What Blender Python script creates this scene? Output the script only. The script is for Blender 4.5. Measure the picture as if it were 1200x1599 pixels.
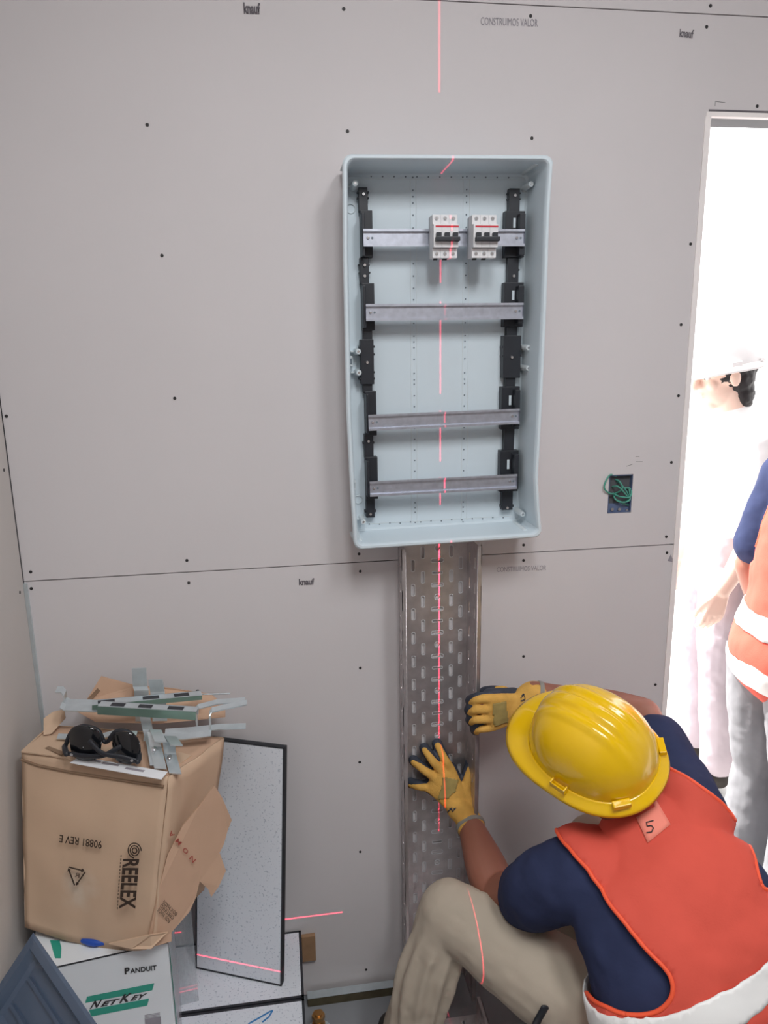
import bpy, bmesh, math, random
import numpy as np
from mathutils import Vector, Matrix, noise
random.seed(7)
S = bpy.context.scene
COL = S.collection
for o in list(bpy.data.objects): bpy.data.objects.remove(o)

# ------------------------------------------------------------------ camera
PITCH, YAW, ROLL, FPX, DIST, CAMZ = 0.22295547, 0.14382476, -0.01600431, 1154.77344, 1.68984571, 1.72797451
_f = Vector((math.sin(YAW)*math.cos(PITCH), math.cos(YAW)*math.cos(PITCH), -math.sin(PITCH)))
_r0 = Vector((math.cos(YAW), -math.sin(YAW), 0)); _u0 = _r0.cross(_f)
_r = math.cos(ROLL)*_r0 + math.sin(ROLL)*_u0
_u = -math.sin(ROLL)*_r0 + math.cos(ROLL)*_u0
EYE = Vector((0, -DIST, CAMZ))
cd = bpy.data.cameras.new('camera'); cam = bpy.data.objects.new('camera', cd); COL.objects.link(cam)
cd.sensor_fit = 'VERTICAL'; cd.sensor_height = 24; cd.lens = 24*FPX/1599; cd.clip_start = .02
M3 = Matrix((_r, _u, -_f)).transposed()
cam.matrix_world = Matrix.Translation(EYE) @ M3.to_4x4()
S.camera = cam

def ray(px, py): return _r*((px-600)/FPX) - _u*((py-799.5)/FPX) + _f
def aty(px, py, Y): d = ray(px, py); return EYE + d*((Y+DIST)/d.y)
def atx(px, py, X): d = ray(px, py); return EYE + d*(X/d.x)
def atz(px, py, Z): d = ray(px, py); return EYE + d*((Z-CAMZ)/d.z)
def proj(p):
    v = Vector(p)-EYE; z = v.dot(_f); return 600+FPX*v.dot(_r)/z, 799.5-FPX*v.dot(_u)/z

# ------------------------------------------------------------------ world, lights, exposure
S.view_settings.view_transform = 'Standard'; S.view_settings.look = 'None'
S.view_settings.gamma = 1; S.view_settings.exposure = 0.0; S.view_settings.use_curve_mapping = False
w = bpy.data.worlds.new('daylight'); S.world = w; w.use_nodes = True
w.node_tree.nodes['Background'].inputs[0].default_value = (1, .985, .99, 1)
w.node_tree.nodes['Background'].inputs[1].default_value = 3.2

def area(name, loc, rot, sx, sy, power, col):
    l = bpy.data.lights.new(name, 'AREA'); l.shape = 'RECTANGLE'; l.size = sx; l.size_y = sy; l.energy = power; l.color = col
    o = bpy.data.objects.new(name, l); o.location = loc; o.rotation_euler = rot; COL.objects.link(o); return o
area('ceiling_lamp', (0.15, -1.75, 2.88), (math.radians(4), 0, 0), .3, .9, 21, (.96, .985, 1))
area('ceiling_lamp', (0.75, -1.75, 2.88), (math.radians(4), 0, 0), .3, .9, 21, (.97, .985, 1))

sn = bpy.data.lights.new('sun', 'SUN'); sn.energy = 12; sn.angle = .01; sn.color = (1, .97, .92)
so = bpy.data.objects.new('sun', sn); COL.objects.link(so); so.location = (0, 6, 8)
so.rotation_euler = Vector((-.40, .42, .82)).to_track_quat('Z', 'Y').to_euler()
# laser level: two real thin planes of red light each from its own small source
def laser(name, loc, axis, eps, power, fan=None):
    l = bpy.data.lights.new(name, 'POINT'); l.energy = power; l.shadow_soft_size = .0004; l.color = (1, .04, .10)
    l.use_nodes = True; nt = l.node_tree; em = nt.nodes['Emission']
    g = nt.nodes.new('ShaderNodeNewGeometry'); sp = nt.nodes.new('ShaderNodeSeparateXYZ')
    ab = nt.nodes.new('ShaderNodeMath'); ab.operation = 'ABSOLUTE'
    lt = nt.nodes.new('ShaderNodeMapRange'); lt.inputs[1].default_value = eps*.4; lt.inputs[2].default_value = eps
    lt.inputs[3].default_value = 1; lt.inputs[4].default_value = 0
    nt.links.new(g.outputs['Incoming'], sp.inputs[0]); nt.links.new(sp.outputs[axis], ab.inputs[0])
    nt.links.new(ab.outputs[0], lt.inputs[0])
    fo = nt.nodes.new('ShaderNodeLightFalloff'); fo.inputs['Strength'].default_value = 1
    mu = nt.nodes.new('ShaderNodeMath'); mu.operation = 'MULTIPLY'
    nt.links.new(lt.outputs[0], mu.inputs[0]); nt.links.new(fo.outputs['Linear'], mu.inputs[1]); nt.links.new(mu.outputs[0], em.inputs['Strength'])
    if fan is not None:      # beam shaped: cut off on one side so the line stops before the leg
        gt = nt.nodes.new('ShaderNodeMath'); gt.operation = 'LESS_THAN'; gt.inputs[1].default_value = -fan
        m2 = nt.nodes.new('ShaderNodeMath'); m2.operation = 'MULTIPLY'
        nt.links.new(sp.outputs['X'], gt.inputs[0]); nt.links.new(gt.outputs[0], m2.inputs[0]); nt.links.new(mu.outputs[0], m2.inputs[1]); nt.links.new(m2.outputs[0], em.inputs['Strength'])
    o = bpy.data.objects.new(name, l); o.location = loc; COL.objects.link(o); return o
laser('laser_beam', (.3776, -1.25, .75), 'X', .0016, 100)
laser('laser_beam', (.3776, -1.25, .252), 'Z', .0019, 150, .205)

# ------------------------------------------------------------------ materials
def lin(h):
    h = h.lstrip('#'); v = [int(h[i:i+2], 16)/255 for i in (0, 2, 4)]
    return tuple((c/12.92 if c <= .04045 else ((c+.055)/1.055)**2.4) for c in v)+(1,)
def mat(name, hexcol, rough=.6, metal=0, var=.06, scale=6, bump=0, bscale=60, coat=0, sheen=0, detail=4, stretch=None, spec=.5):
    m = bpy.data.materials.new(name); m.use_nodes = True; nt = m.node_tree; b = nt.nodes['Principled BSDF']
    b.inputs['Roughness'].default_value = rough; b.inputs['Metallic'].default_value = metal
    b.inputs['Coat Weight'].default_value = coat; b.inputs['Sheen Weight'].default_value = sheen
    b.inputs['Specular IOR Level'].default_value = spec
    c = lin(hexcol)
    tc = nt.nodes.new('ShaderNodeTexCoord'); mp = nt.nodes.new('ShaderNodeMapping')
    if stretch: mp.inputs['Scale'].default_value = stretch
    nt.links.new(tc.outputs['Object'], mp.inputs[0])
    n = nt.nodes.new('ShaderNodeTexNoise'); n.inputs['Scale'].default_value = scale; n.inputs['Detail'].default_value = detail
    nt.links.new(mp.outputs[0], n.inputs['Vector'])
    r = nt.nodes.new('ShaderNodeValToRGB'); e = r.color_ramp.elements
    e[0].position = .3; e[1].position = .7
    e[0].color = tuple(x*(1-var) for x in c[:3])+(1,); e[1].color = tuple(min(1, x*(1+var)) for x in c[:3])+(1,)
    nt.links.new(n.outputs['Fac'], r.inputs[0]); nt.links.new(r.outputs[0], b.inputs['Base Color'])
    if bump:
        n2 = nt.nodes.new('ShaderNodeTexNoise'); n2.inputs['Scale'].default_value = bscale; n2.inputs['Detail'].default_value = 4
        nt.links.new(mp.outputs[0], n2.inputs['Vector'])
        bp = nt.nodes.new('ShaderNodeBump'); bp.inputs['Strength'].default_value = bump; bp.inputs['Distance'].default_value = .004
        nt.links.new(n2.outputs['Fac'], bp.inputs['Height']); nt.links.new(bp.outputs[0], b.inputs['Normal'])
    return m
def speckle(name, base, dot, scale=260, thr=.70):
    m = mat(name, base, .5, var=.03)
    nt = m.node_tree; b = nt.nodes['Principled BSDF']
    tc = nt.nodes.new('ShaderNodeTexCoord'); n = nt.nodes.new('ShaderNodeTexNoise'); n.inputs['Scale'].default_value = scale
    n.inputs['Detail'].default_value = 1
    nt.links.new(tc.outputs['Object'], n.inputs['Vector'])
    r = nt.nodes.new('ShaderNodeValToRGB'); r.color_ramp.elements[0].position = thr-.06; r.color_ramp.elements[1].position = thr
    r.color_ramp.elements[0].color = lin(base); r.color_ramp.elements[1].color = lin(dot)
    nt.links.new(n.outputs['Fac'], r.inputs[0]); nt.links.new(r.outputs[0], b.inputs['Base Color'])
    return m
K = dict(
    board=mat('plasterboard_paper', '#d3cecf', .85, var=.025, scale=1.6, bump=.04, bscale=90, spec=.2),
    boardleft=mat('plasterboard_paper_warm', '#cfc9c5', .85, var=.04, scale=2, spec=.2),
    void=mat('cavity_dark', '#55565a', .9),
    ink=mat('printed_ink_grey', '#98939a', .9, spec=.1),
    inkdark=mat('printed_ink_dark', '#6b666b', .9, spec=.1),
    bead=mat('white_edge_bead', '#f4eeec', .6),
    zincreflection=mat('zinc_green_reflection', '#8aa89c', .35, .6, var=.08),
    pencil=mat('pencil_mark', '#8f8e8e', .9, spec=.1),
    screw=mat('black_screw', '#2c2a2b', .6),
    shell=mat('enclosure_plastic', '#cfdbe2', .38, var=.02, scale=3),
    shellmark=mat('enclosure_mark', '#6e7a84', .6),
    shellpost=mat('enclosure_post_plastic', '#d4dcdf', .4),
    blackpl=mat('black_plastic', '#23262d', .45, var=.1, scale=30),
    zinc=mat('galvanised_steel', '#d6e0e4', .3, .75, var=.06, scale=40, bump=.03, bscale=120),
    zincrail=mat('zinc_rail', '#c2c6d2', .38, .85, var=.10, scale=70),
    tray=mat('galvanised_tray_steel', '#c6c0c0', .42, .85, var=.14, scale=26, bump=.05, bscale=45),
    trayhighlight=mat('slot_edge_highlight', '#e6e8ec', .45, .35),
    breaker=mat('breaker_plastic', '#e2e1e3', .45, var=.01),
    breakerside=mat('breaker_grey', '#b8bcc0', .5),
    red=mat('red_stripe', '#c42034', .45),
    chrome=mat('screw_chrome', '#d8d8da', .25, 1),
    card=mat('cardboard', '#cdb096', .8, var=.07, scale=4, bump=.06, bscale=30, spec=.2),
    cardin=mat('cardboard_inner', '#c8a68d', .85, var=.08, scale=5, bump=.06, bscale=30, spec=.2),
    cardworn=mat('scuffed_cardboard', '#d3b89f', .9, var=.05, scale=25, spec=.1),
    cardedge=mat('cardboard_torn_edge', '#8c7460', .9, spec=.1),
    cardink=mat('carton_ink', '#40352f', .9, spec=.1),
    cardred=mat('carton_ink_red', '#a8564c', .9, spec=.1),
    white=mat('white_carton', '#e3e7ea', .55, var=.02, spec=.3),
    teal=mat('teal_print', '#2f9c86', .55),
    blue=mat('blue_pen', '#2d7ab8', .6),
    bluepl=mat('blue_plastic', '#2450b0', .45),
    paper=mat('white_paper', '#e6e7ea', .7),
    tile=speckle('speckled_tile', '#dfe3ea', '#b9c0cb', 210, .69),
    tileedge=mat('black_tile_edge', '#2b2d33', .6),
    concrete=mat('floor_concrete', '#8a8c90', .85, var=.08, scale=5, bump=.1),
    ground=mat('outside_concrete', '#cfcdca', .9, var=.05),
    oliveshade=mat('shaded_brass_track', '#5e5642', .6, .3, var=.2, scale=30),
    olive=mat('dusty_floor_paint', '#8a8468', .9),
    brass=mat('brass_zinc', '#c79a62', .3, .9),
    wood=mat('wood_block', '#9c7a5c', .8, var=.15, scale=30),
    wire=mat('green_wire', '#4f9a88', .45),
    boxblue=mat('blue_wall_box', '#5d6c8c', .6),
    yellow=mat('yellow_helmet', '#f0c000', .22, var=.03, scale=8, coat=.5),
    glove=mat('yellow_knit_glove', '#dcab58', .85, var=.10, scale=40, bump=.35, bscale=320, spec=.2),
    glovedark=mat('black_nitrile', '#343a47', .6, var=.2, scale=60),
    glovepatch=mat('grey_glove_patch', '#a5925a', .85, var=.12, scale=50, spec=.2),
    hem=mat('grey_glove_hem', '#8f8d86', .85),
    skin=mat('skin', '#96614f', .5, var=.06, scale=9),
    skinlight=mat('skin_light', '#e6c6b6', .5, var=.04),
    hair=mat('hair', '#1d1718', .6, var=.3, scale=90),
    navy=mat('navy_cotton', '#333a58', .9, var=.08, scale=14, bump=.2, bscale=40, spec=.15),
    orange=mat('orange_mesh_vest', '#dc5a4b', .75, var=.08, scale=5, bump=.12, bscale=260, spec=.2),
    piping=mat('orange_piping', '#ff5f3a', .6),
    tag=mat('salmon_cloth_tag', '#f58f7c', .8),
    reflect=mat('reflective_tape', '#f6f6f4', .4, var=.02),
    beige=mat('beige_trousers', '#b6aa9a', .85, var=.06, scale=6, bump=.25, bscale=26, spec=.2),
    grey=mat('grey_trousers', '#86868a', .85, var=.1, scale=6, bump=.2, bscale=30, spec=.2),
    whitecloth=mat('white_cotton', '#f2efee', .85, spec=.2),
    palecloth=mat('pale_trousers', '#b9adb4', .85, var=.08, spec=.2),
    shoe=mat('dark_shoe', '#2c2622', .7),
    ceil=mat('ceiling_board', '#b8b6b4', .9),
    rear=mat('rear_wall_warm', '#aba29c', .9),
)
def glassy():
    m = bpy.data.materials.new('smoky_transparent_plastic'); m.use_nodes = True; b = m.node_tree.nodes['Principled BSDF']
    n = m.node_tree.nodes.new('ShaderNodeTexNoise'); n.inputs['Scale'].default_value = 5
    r = m.node_tree.nodes.new('ShaderNodeValToRGB'); r.color_ramp.elements[0].color = lin('#46556c'); r.color_ramp.elements[1].color = lin('#5a6a80')
    m.node_tree.links.new(n.outputs['Fac'], r.inputs[0]); m.node_tree.links.new(r.outputs[0], b.inputs['Base Color'])
    b.inputs['Roughness'].default_value = .12; b.inputs['Alpha'].default_value = .82; b.inputs['Coat Weight'].default_value = .5
    return m
K['smoke'] = glassy()
def clearfilm():
    m = bpy.data.materials.new('clear_film'); m.use_nodes = True; b = m.node_tree.nodes['Principled BSDF']
    n = m.node_tree.nodes.new('ShaderNodeTexNoise'); n.inputs['Scale'].default_value = 18
    r = m.node_tree.nodes.new('ShaderNodeValToRGB'); r.color_ramp.elements[0].color = (.12, .12, .12, 1); r.color_ramp.elements[1].color = (.4, .4, .4, 1)
    m.node_tree.links.new(n.outputs['Fac'], r.inputs[0]); m.node_tree.links.new(r.outputs[0], b.inputs['Alpha'])
    b.inputs['Base Color'].default_value = lin('#c9d2d8'); b.inputs['Roughness'].default_value = .2
    return m
K['film'] = clearfilm()
def lensm():
    m = mat('dark_lens', '#14161a', .12, var=.2, scale=10, coat=.4); return m
K['lens'] = lensm()

# ------------------------------------------------------------------ builders
def base_of(p):
    v = Vector((0, 0, 0))
    while p is not None: v = v+Vector(p.location); p = p.parent
    return v
def link(name, me, m, parent=None, smooth=False, world=True):
    o = bpy.data.objects.new(name, me); COL.objects.link(o)
    for mm in (m if isinstance(m, (list, tuple)) else [m]): me.materials.append(mm)
    if smooth:
        for p in me.polygons: p.use_smooth = True
    if parent is not None:
        if world: me.transform(Matrix.Translation(-base_of(parent)))
        o.parent = parent
    return o
def obj(name, bm, m, parent=None, smooth=False, world=True, normals=True):
    me = bpy.data.meshes.new(name)
    if normals: bmesh.ops.recalc_face_normals(bm, faces=bm.faces)
    bm.to_mesh(me); bm.free()
    return link(name, me, m, parent, smooth, world)
def tag(o, label, cat, group=None):
    o['label'] = label; o['category'] = cat
    if group: o['group'] = group
    return o
def thing(name, label, cat, loc=(0, 0, 0), group=None, rot=None):
    o = bpy.data.objects.new(name, None); COL.objects.link(o); o.location = loc; o.empty_display_size = .05
    if rot is not None: o.rotation_euler = rot
    return tag(o, label, cat, group)
def struct(o): o['kind'] = 'structure'; return o
def recenter(o):
    me = o.data; n = len(me.vertices)
    if not n: return o
    c = Vector((0, 0, 0)); zmin = 1e9
    for v in me.vertices: c += v.co; zmin = min(zmin, v.co.z)
    c /= n; c.z = zmin
    me.transform(Matrix.Translation(-c)); o.location = Vector(o.location)+c; return o

NB = bmesh.new
def box(bm, lo, hi, bevel=0, M=None, mi=0):
    lo, hi = Vector(lo), Vector(hi); c = (lo+hi)/2; s = hi-lo
    mt = Matrix.Translation(c) @ Matrix.Diagonal((abs(s.x), abs(s.y), abs(s.z), 1))
    if M is not None: mt = M @ mt
    r = bmesh.ops.create_cube(bm, size=1, matrix=mt); vs = r['verts']
    fs = set(f for v in vs for f in v.link_faces)
    for f in fs: f.material_index = mi
    if bevel:
        es = list(set(e for v in vs for e in v.link_edges))
        rr = bmesh.ops.bevel(bm, geom=es, offset=bevel, segments=2, affect='EDGES', profile=.6)
        for f in rr['faces']: f.material_index = mi
    return bm
def frame_of(d, ref=None):
    d = Vector(d).normalized()
    if ref is None: ref = Vector((0, 0, 1)) if abs(d.z) < .9 else Vector((1, 0, 0))
    a = (Vector(ref)-d*Vector(ref).dot(d))
    if a.length < 1e-6: a = d.orthogonal()
    a.normalize(); return a, d.cross(a).normalized()
def cyl(bm, p0, p1, r, r2=None, n=16, mi=0):
    p0, p1 = Vector(p0), Vector(p1); r2 = r if r2 is None else r2
    a, b = frame_of(p1-p0); R = []
    for p, q in ((p0, r), (p1, r2)):
        R.append([bm.verts.new(p+a*q*math.cos(2*math.pi*i/n)+b*q*math.sin(2*math.pi*i/n)) for i in range(n)])
    for i in range(n):
        f = bm.faces.new((R[0][i], R[0][(i+1) % n], R[1][(i+1) % n], R[1][i])); f.material_index = mi
    bm.faces.new(R[0][::-1]).material_index = mi; bm.faces.new(R[1]).material_index = mi
    return bm
def catmull(P, n):
    P = [np.array(p, float) for p in P]; out = []
    Q = [2*P[0]-P[1]]+P+[2*P[-1]-P[-2]]
    for i in range(1, len(Q)-2):
        for k in range(n):
            t = k/n; a, b, c, d = Q[i-1], Q[i], Q[i+1], Q[i+2]
            out.append(.5*((2*b)+(c-a)*t+(2*a-5*b+4*c-d)*t*t+(3*b-a-3*c+d)*t**3))
    out.append(P[-1]); return out
def limb(bm, pts, rads, ref=None, n=20, sub=6, caps=True):
    """tapering tube with rounded ends; rads floats or (along ref, across)"""
    rr = [(r, r) if not isinstance(r, (tuple, list)) else r for r in rads]
    X = catmull([list(p)+list(r) for p, r in zip(pts, rr)], sub)
    C = [Vector(x[:3]) for x in X]; RA = [(max(1e-4, x[3]), max(1e-4, x[4])) for x in X]
    T = [(C[min(i+1, len(C)-1)]-C[max(i-1, 0)]).normalized() for i in range(len(C))]
    rings = []
    if caps:
        for k in (5, 4, 3, 2, 1):
            an = k/5*math.pi/2*.97; m = min(RA[0]); rings.append((C[0]-T[0]*m*math.sin(an), T[0], RA[0][0]*math.cos(an), RA[0][1]*math.cos(an)))
    for c, t, ra in zip(C, T, RA): rings.append((c, t, ra[0], ra[1]))
    if caps:
        for k in (1, 2, 3, 4, 5):
            an = k/5*math.pi/2*.97; m = min(RA[-1]); rings.append((C[-1]+T[-1]*m*math.sin(an), T[-1], RA[-1][0]*math.cos(an), RA[-1][1]*math.cos(an)))
    V = []; la = None
    for c, t, ra, rb in rings:
        a, b = frame_of(t, ref if ref is not None else la); la = a
        V.append([bm.verts.new(c+a*ra*math.cos(2*math.pi*i/n)+b*rb*math.sin(2*math.pi*i/n)) for i in range(n)])
    for j in range(len(V)-1):
        for i in range(n): bm.faces.new((V[j][i], V[j][(i+1) % n], V[j+1][(i+1) % n], V[j+1][i]))
    bm.faces.new(V[0][::-1]); bm.faces.new(V[-1]); return bm
def ball(bm, c, r, M=None):
    r = Vector(r) if isinstance(r, (tuple, list, Vector)) else Vector((r, r, r))
    mt = Matrix.Translation(c) @ (M.to_4x4() if M is not None else Matrix.Identity(4)) @ Matrix.Diagonal((r.x, r.y, r.z, 1))
    bmesh.ops.create_uvsphere(bm, u_segments=24, v_segments=16, radius=1, matrix=mt); return bm
def evaluated(o):
    dg = bpy.context.evaluated_depsgraph_get(); dg.update()
    me = bpy.data.meshes.new_from_object(o.evaluated_get(dg)); return me
def organic(bm, voxel=.008, smooth=4, wrinkle=0, wscale=.06, fac=.5):
    me = bpy.data.meshes.new('t'); bmesh.ops.recalc_face_normals(bm, faces=bm.faces); bm.to_mesh(me); bm.free()
    o = bpy.data.objects.new('t', me); COL.objects.link(o)
    r = o.modifiers.new('r', 'REMESH'); r.mode = 'VOXEL'; r.voxel_size = voxel
    if smooth: s = o.modifiers.new('s', 'SMOOTH'); s.iterations = smooth; s.factor = fac
    if wrinkle:
        t = bpy.data.textures.new('folds', 'CLOUDS'); t.noise_scale = wscale; t.noise_depth = 2
        d = o.modifiers.new('d', 'DISPLACE'); d.texture = t; d.strength = wrinkle; d.texture_coords = 'GLOBAL'; d.mid_level = .5
    out = evaluated(o); bpy.data.objects.remove(o); bpy.data.meshes.remove(me); out.materials.clear(); return out
def quadpatch(bm, pts, mi=0):
    f = bm.faces.new([bm.verts.new(p) for p in pts]); f.material_index = mi; return f
def sheet(bm, pts, th, nrm=None):
    """flat polygon given thickness"""
    vs = [bm.verts.new(p) for p in pts]; f = bm.faces.new(vs); f.normal_update()
    n = Vector(nrm).normalized() if nrm is not None else f.normal
    r = bmesh.ops.extrude_face_region(bm, geom=[f])
    for v in r['geom']:
        if isinstance(v, bmesh.types.BMVert): v.co -= n*th
    return bm
def plate2d(outer, holes, th):
    """flat plate in XY with holes cut through, thickness along +-Z"""
    cu = bpy.data.curves.new('p', 'CURVE'); cu.dimensions = '2D'; cu.fill_mode = 'BOTH'; cu.extrude = th/2
    for poly in [outer]+holes:
        s = cu.splines.new('POLY'); s.points.add(len(poly)-1); s.use_cyclic_u = True
        for p, q in zip(s.points, poly): p.co = (q[0], q[1], 0, 1)
    o = bpy.data.objects.new('p', cu); COL.objects.link(o); me = evaluated(o)
    bpy.data.objects.remove(o); me.materials.clear(); return me
def slot(cx, cy, lx, ly, n=5):
    """rounded slot outline"""
    r = min(lx, ly)/2; P = []
    for qx, qy, a0 in ((1, 1, 0), (-1, 1, 90), (-1, -1, 180), (1, -1, 270)):
        for k in range(n+1):
            a = math.radians(a0+90*k/n); P.append((cx+qx*(lx/2-r)+r*math.cos(a), cy+qy*(ly/2-r)+r*math.sin(a)))
    return P
def rect(x0, y0, x1, y1): return [(x0, y0), (x1, y0), (x1, y1), (x0, y1)]
XZ = Matrix(((1, 0, 0, 0), (0, 0, 1, 0), (0, 1, 0, 0), (0, 0, 0, 1)))      # plate XY -> world XZ
def lettering(name, txt, o, xd, yd, wd, ht, m, parent, bold=0.0, lift=.0008, shear=0, squeeze=True):
    """text as thin raised ink: o = lower left corner, xd reading direction, yd up direction"""
    cu = bpy.data.curves.new('t', 'FONT'); cu.body = txt; cu.size = 1; cu.offset = bold; cu.shear = shear; cu.resolution_u = 3
    t = bpy.data.objects.new('t', cu); COL.objects.link(t); me = evaluated(t); bpy.data.objects.remove(t); me.materials.clear()
    xs = [v.co.x for v in me.vertices]; ys = [v.co.y for v in me.vertices]
    x0, y0 = min(xs), min(ys); sx = wd/(max(xs)-x0); sy = ht/(max(ys)-y0)
    xd, yd = Vector(xd).normalized(), Vector(yd).normalized(); n = xd.cross(yd).normalized(); o = Vector(o)
    for v in me.vertices:
        a, b = (v.co.x-x0)*sx, (v.co.y-y0)*sy
        v.co = o+xd*a+yd*b+n*lift
    return link(name, me, m, parent)
def lettering_px(name, txt, p0, p1, h, Y, m, parent, **k):
    """text on a wall-parallel plane between two baseline points"""
    a, b = aty(*p0, Y), aty(*p1, Y); xd = (b-a); yd = Vector((0, 0, 1))
    return lettering(name, txt, a, xd, yd-xd.normalized()*xd.normalized().dot(yd), xd.length, h, m, parent, **k)

# ================================================================== SETTING
XL, XD, ZD, XDR, XR, YB, ZC = -.577, 1.0, 2.216, 1.98, 2.5, -3.3, 2.95
bm = NB(); box(bm, (XL-.1, .0125, -.05), (XD-.006, .10, ZC)); box(bm, (XD-.006, .0125, ZD+.006), (XDR+.006, .10, ZC)); box(bm, (XDR+.006, .0125, -.05), (XR+.1, .10, ZC))
jb0, jb1 = aty(952, 742, 0), aty(986, 800, 0)
wall = struct(obj('wall_back', bm, K['void']))
G = .0012
def board(z0, z1, outer=None, holes=()):
    o = outer or rect(XL+.001, z0+G, XD, z1-G)
    me = plate2d(o, list(holes), .0125); me.transform(Matrix.Translation((0, .00625, 0)) @ XZ)
    b = link('plasterboard', me, K['board'], wall); b['kind'] = 'structure'; return b
jbh = rect(jb0.x, jb1.z, jb1.x, jb0.z)
zs1, zs2 = 1.2205, 2.42
b_low = board(.004, zs1)
b_mid = board(zs1, zs2, [(XL+.001, zs1+G), (XD, zs1+G), (XD, ZD), (XDR, ZD), (XDR, zs1+G), (XR, zs1+G), (XR, zs2-G), (XL+.001, zs2-G)], [jbh])
b_top = board(zs2, ZC, rect(XL+.001, zs2+G, XR, ZC))
b_right = board(.004, zs1, rect(XDR, .004, XR, zs1-G))
def screw(px, py, Y=0, par=None):
    p = aty(px, py, Y); bm = NB(); cyl(bm, p+Vector((0, .0008, 0)), p+Vector((0, -.0008, 0)), .0036, n=12)
    s = obj('screw', bm, K['screw'], par); return s
for q in [(537, 14), (829, 25), (1104, 42), (230, 195), (543, 205), (831, 216), (253, 399), (273, 622), (10, 650), (48, 893), (292, 875), (561, 865), (818, 851), (1041, 838), (1079, 381), (1064, 507), (1060, 618), (1049, 722), (1183, 166)]: screw(*q, par=b_mid)
for q in [(49, 919), (295, 910), (563, 892), (818, 875), (1042, 863), (818, 1025), (1024, 1069), (563, 1043), (562, 1190), (563, 1330), (815, 1196), (572, 1514)]: screw(*q, par=b_low)
screw(1110, 9, par=b_top)
def wx(s): return s/700
lettering_px('printed_lettering', 'knauf', (381, 22), (407, 23), .021, 0, K['inkdark'], b_mid, bold=.045)
lettering_px('printed_lettering', 'CONSTRUIMOS VALOR', (751, 39), (840, 42), .0145, 0, K['ink'], b_mid)
lettering_px('printed_lettering', 'knauf', (1061, 58), (1083, 60), .0165, 0, K['inkdark'], b_mid, bold=.03)
lettering_px('printed_lettering', 'knauf', (467, 914), (491, 913), .0165, 0, K['inkdark'], b_low, bold=.045)
lettering_px('printed_lettering', 'CONSTRUIMOS VALOR', (776, 893), (853, 890), .0125, 0, K['ink'], b_low)
for a, b in (((993, 713), (999, 713)), ((994, 721), (1004, 721)), ((979, 728), (988, 725)), ((1118, 158), (1133, 160)), ((1118, 158), (1117, 166))):
    bm = NB(); cyl(bm, aty(*a, -.0002), aty(*b, -.0002), .0007, n=6); obj('pencil_mark', bm, K['pencil'], b_mid)
# dent smear beside the door
bm = NB(); sheet(bm, [aty(*q, -.0004) for q in ((1043, 876), (1048, 866), (1053, 878))], .0004); obj('dent', bm, K['ink'], b_low)

bm = NB(); box(bm, (XL-.1, YB, -.05), (XL, -.004, ZC)); wl = struct(obj('wall_left', bm, K['boardleft']))
for px, py in ((6, 734), (31, 925)):
    p = atx(px, py, XL); bm = NB(); cyl(bm, p-Vector((.001, 0, 0)), p+Vector((.0008, 0, 0)), .0036, n=12); obj('screw', bm, K['screw'], wl)
bm = NB(); box(bm, (XL, YB-.1, -.05), (XR, YB, ZC)); struct(obj('wall_front', bm, K['rear']))
bm = NB(); box(bm, (XR, YB, -.05), (XR+.1, -.0, ZC)); struct(obj('wall_right', bm, K['board']))
bm = NB(); box(bm, (XL-.1, YB-.1, ZC), (XR+.1, .1, ZC+.08)); struct(obj('ceiling', bm, K['ceil']))
bm = NB(); box(bm, (XL, YB, -.06), (XR, .1, 0)); struct(obj('floor', bm, K['concrete']))
bm = NB(); box(bm, (-2, .1, -.08), (9, 14, -.005)); struct(obj('ground', bm, K['ground']))
# steel corner angle in the left corner of the lower board
bm = NB(); box(bm, (XL+.0005, -.006, .0), (XL+.008, -.0005, zs1-.004)); struct(obj('trim_1', bm, K['zinc']))
# pale edge bead round the doorway
bm = NB(); box(bm, (XD-.012, -.003, .0), (XD+.002, -.0002, ZD-.0), .0006); box(bm, (XD+.0002, -.002, 0), (XD+.002, .09, ZD))
struct(obj('trim_2', bm, K['bead']))
bm = NB(); box(bm, (XD-.010, -.0025, ZD), (XDR, -.0002, ZD+.010), .0006)
struct(obj('trim_3', bm, K['bead']))
bm = NB(); box(bm, (XD-.004, -.0012, ZD+.0105), (XDR, -.0001, ZD+.0145)); struct(obj('trim_4', bm, K['inkdark']))
# wall track at the foot of the board
bm = NB(); box(bm, (.012, -.036, .0005), (.262, -.0135, .026), .001)
tr = struct(obj('baseboard_back', bm, K['oliveshade']))  # brassy olive track, darkened in its colour for the shadow on its front
bm = NB(); box(bm, (.012, -.037, .0262), (.262, -.0135, .0282), .0006); o = obj('track_flange', bm, K['zinc'], tr); o['kind'] = 'structure'

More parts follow.
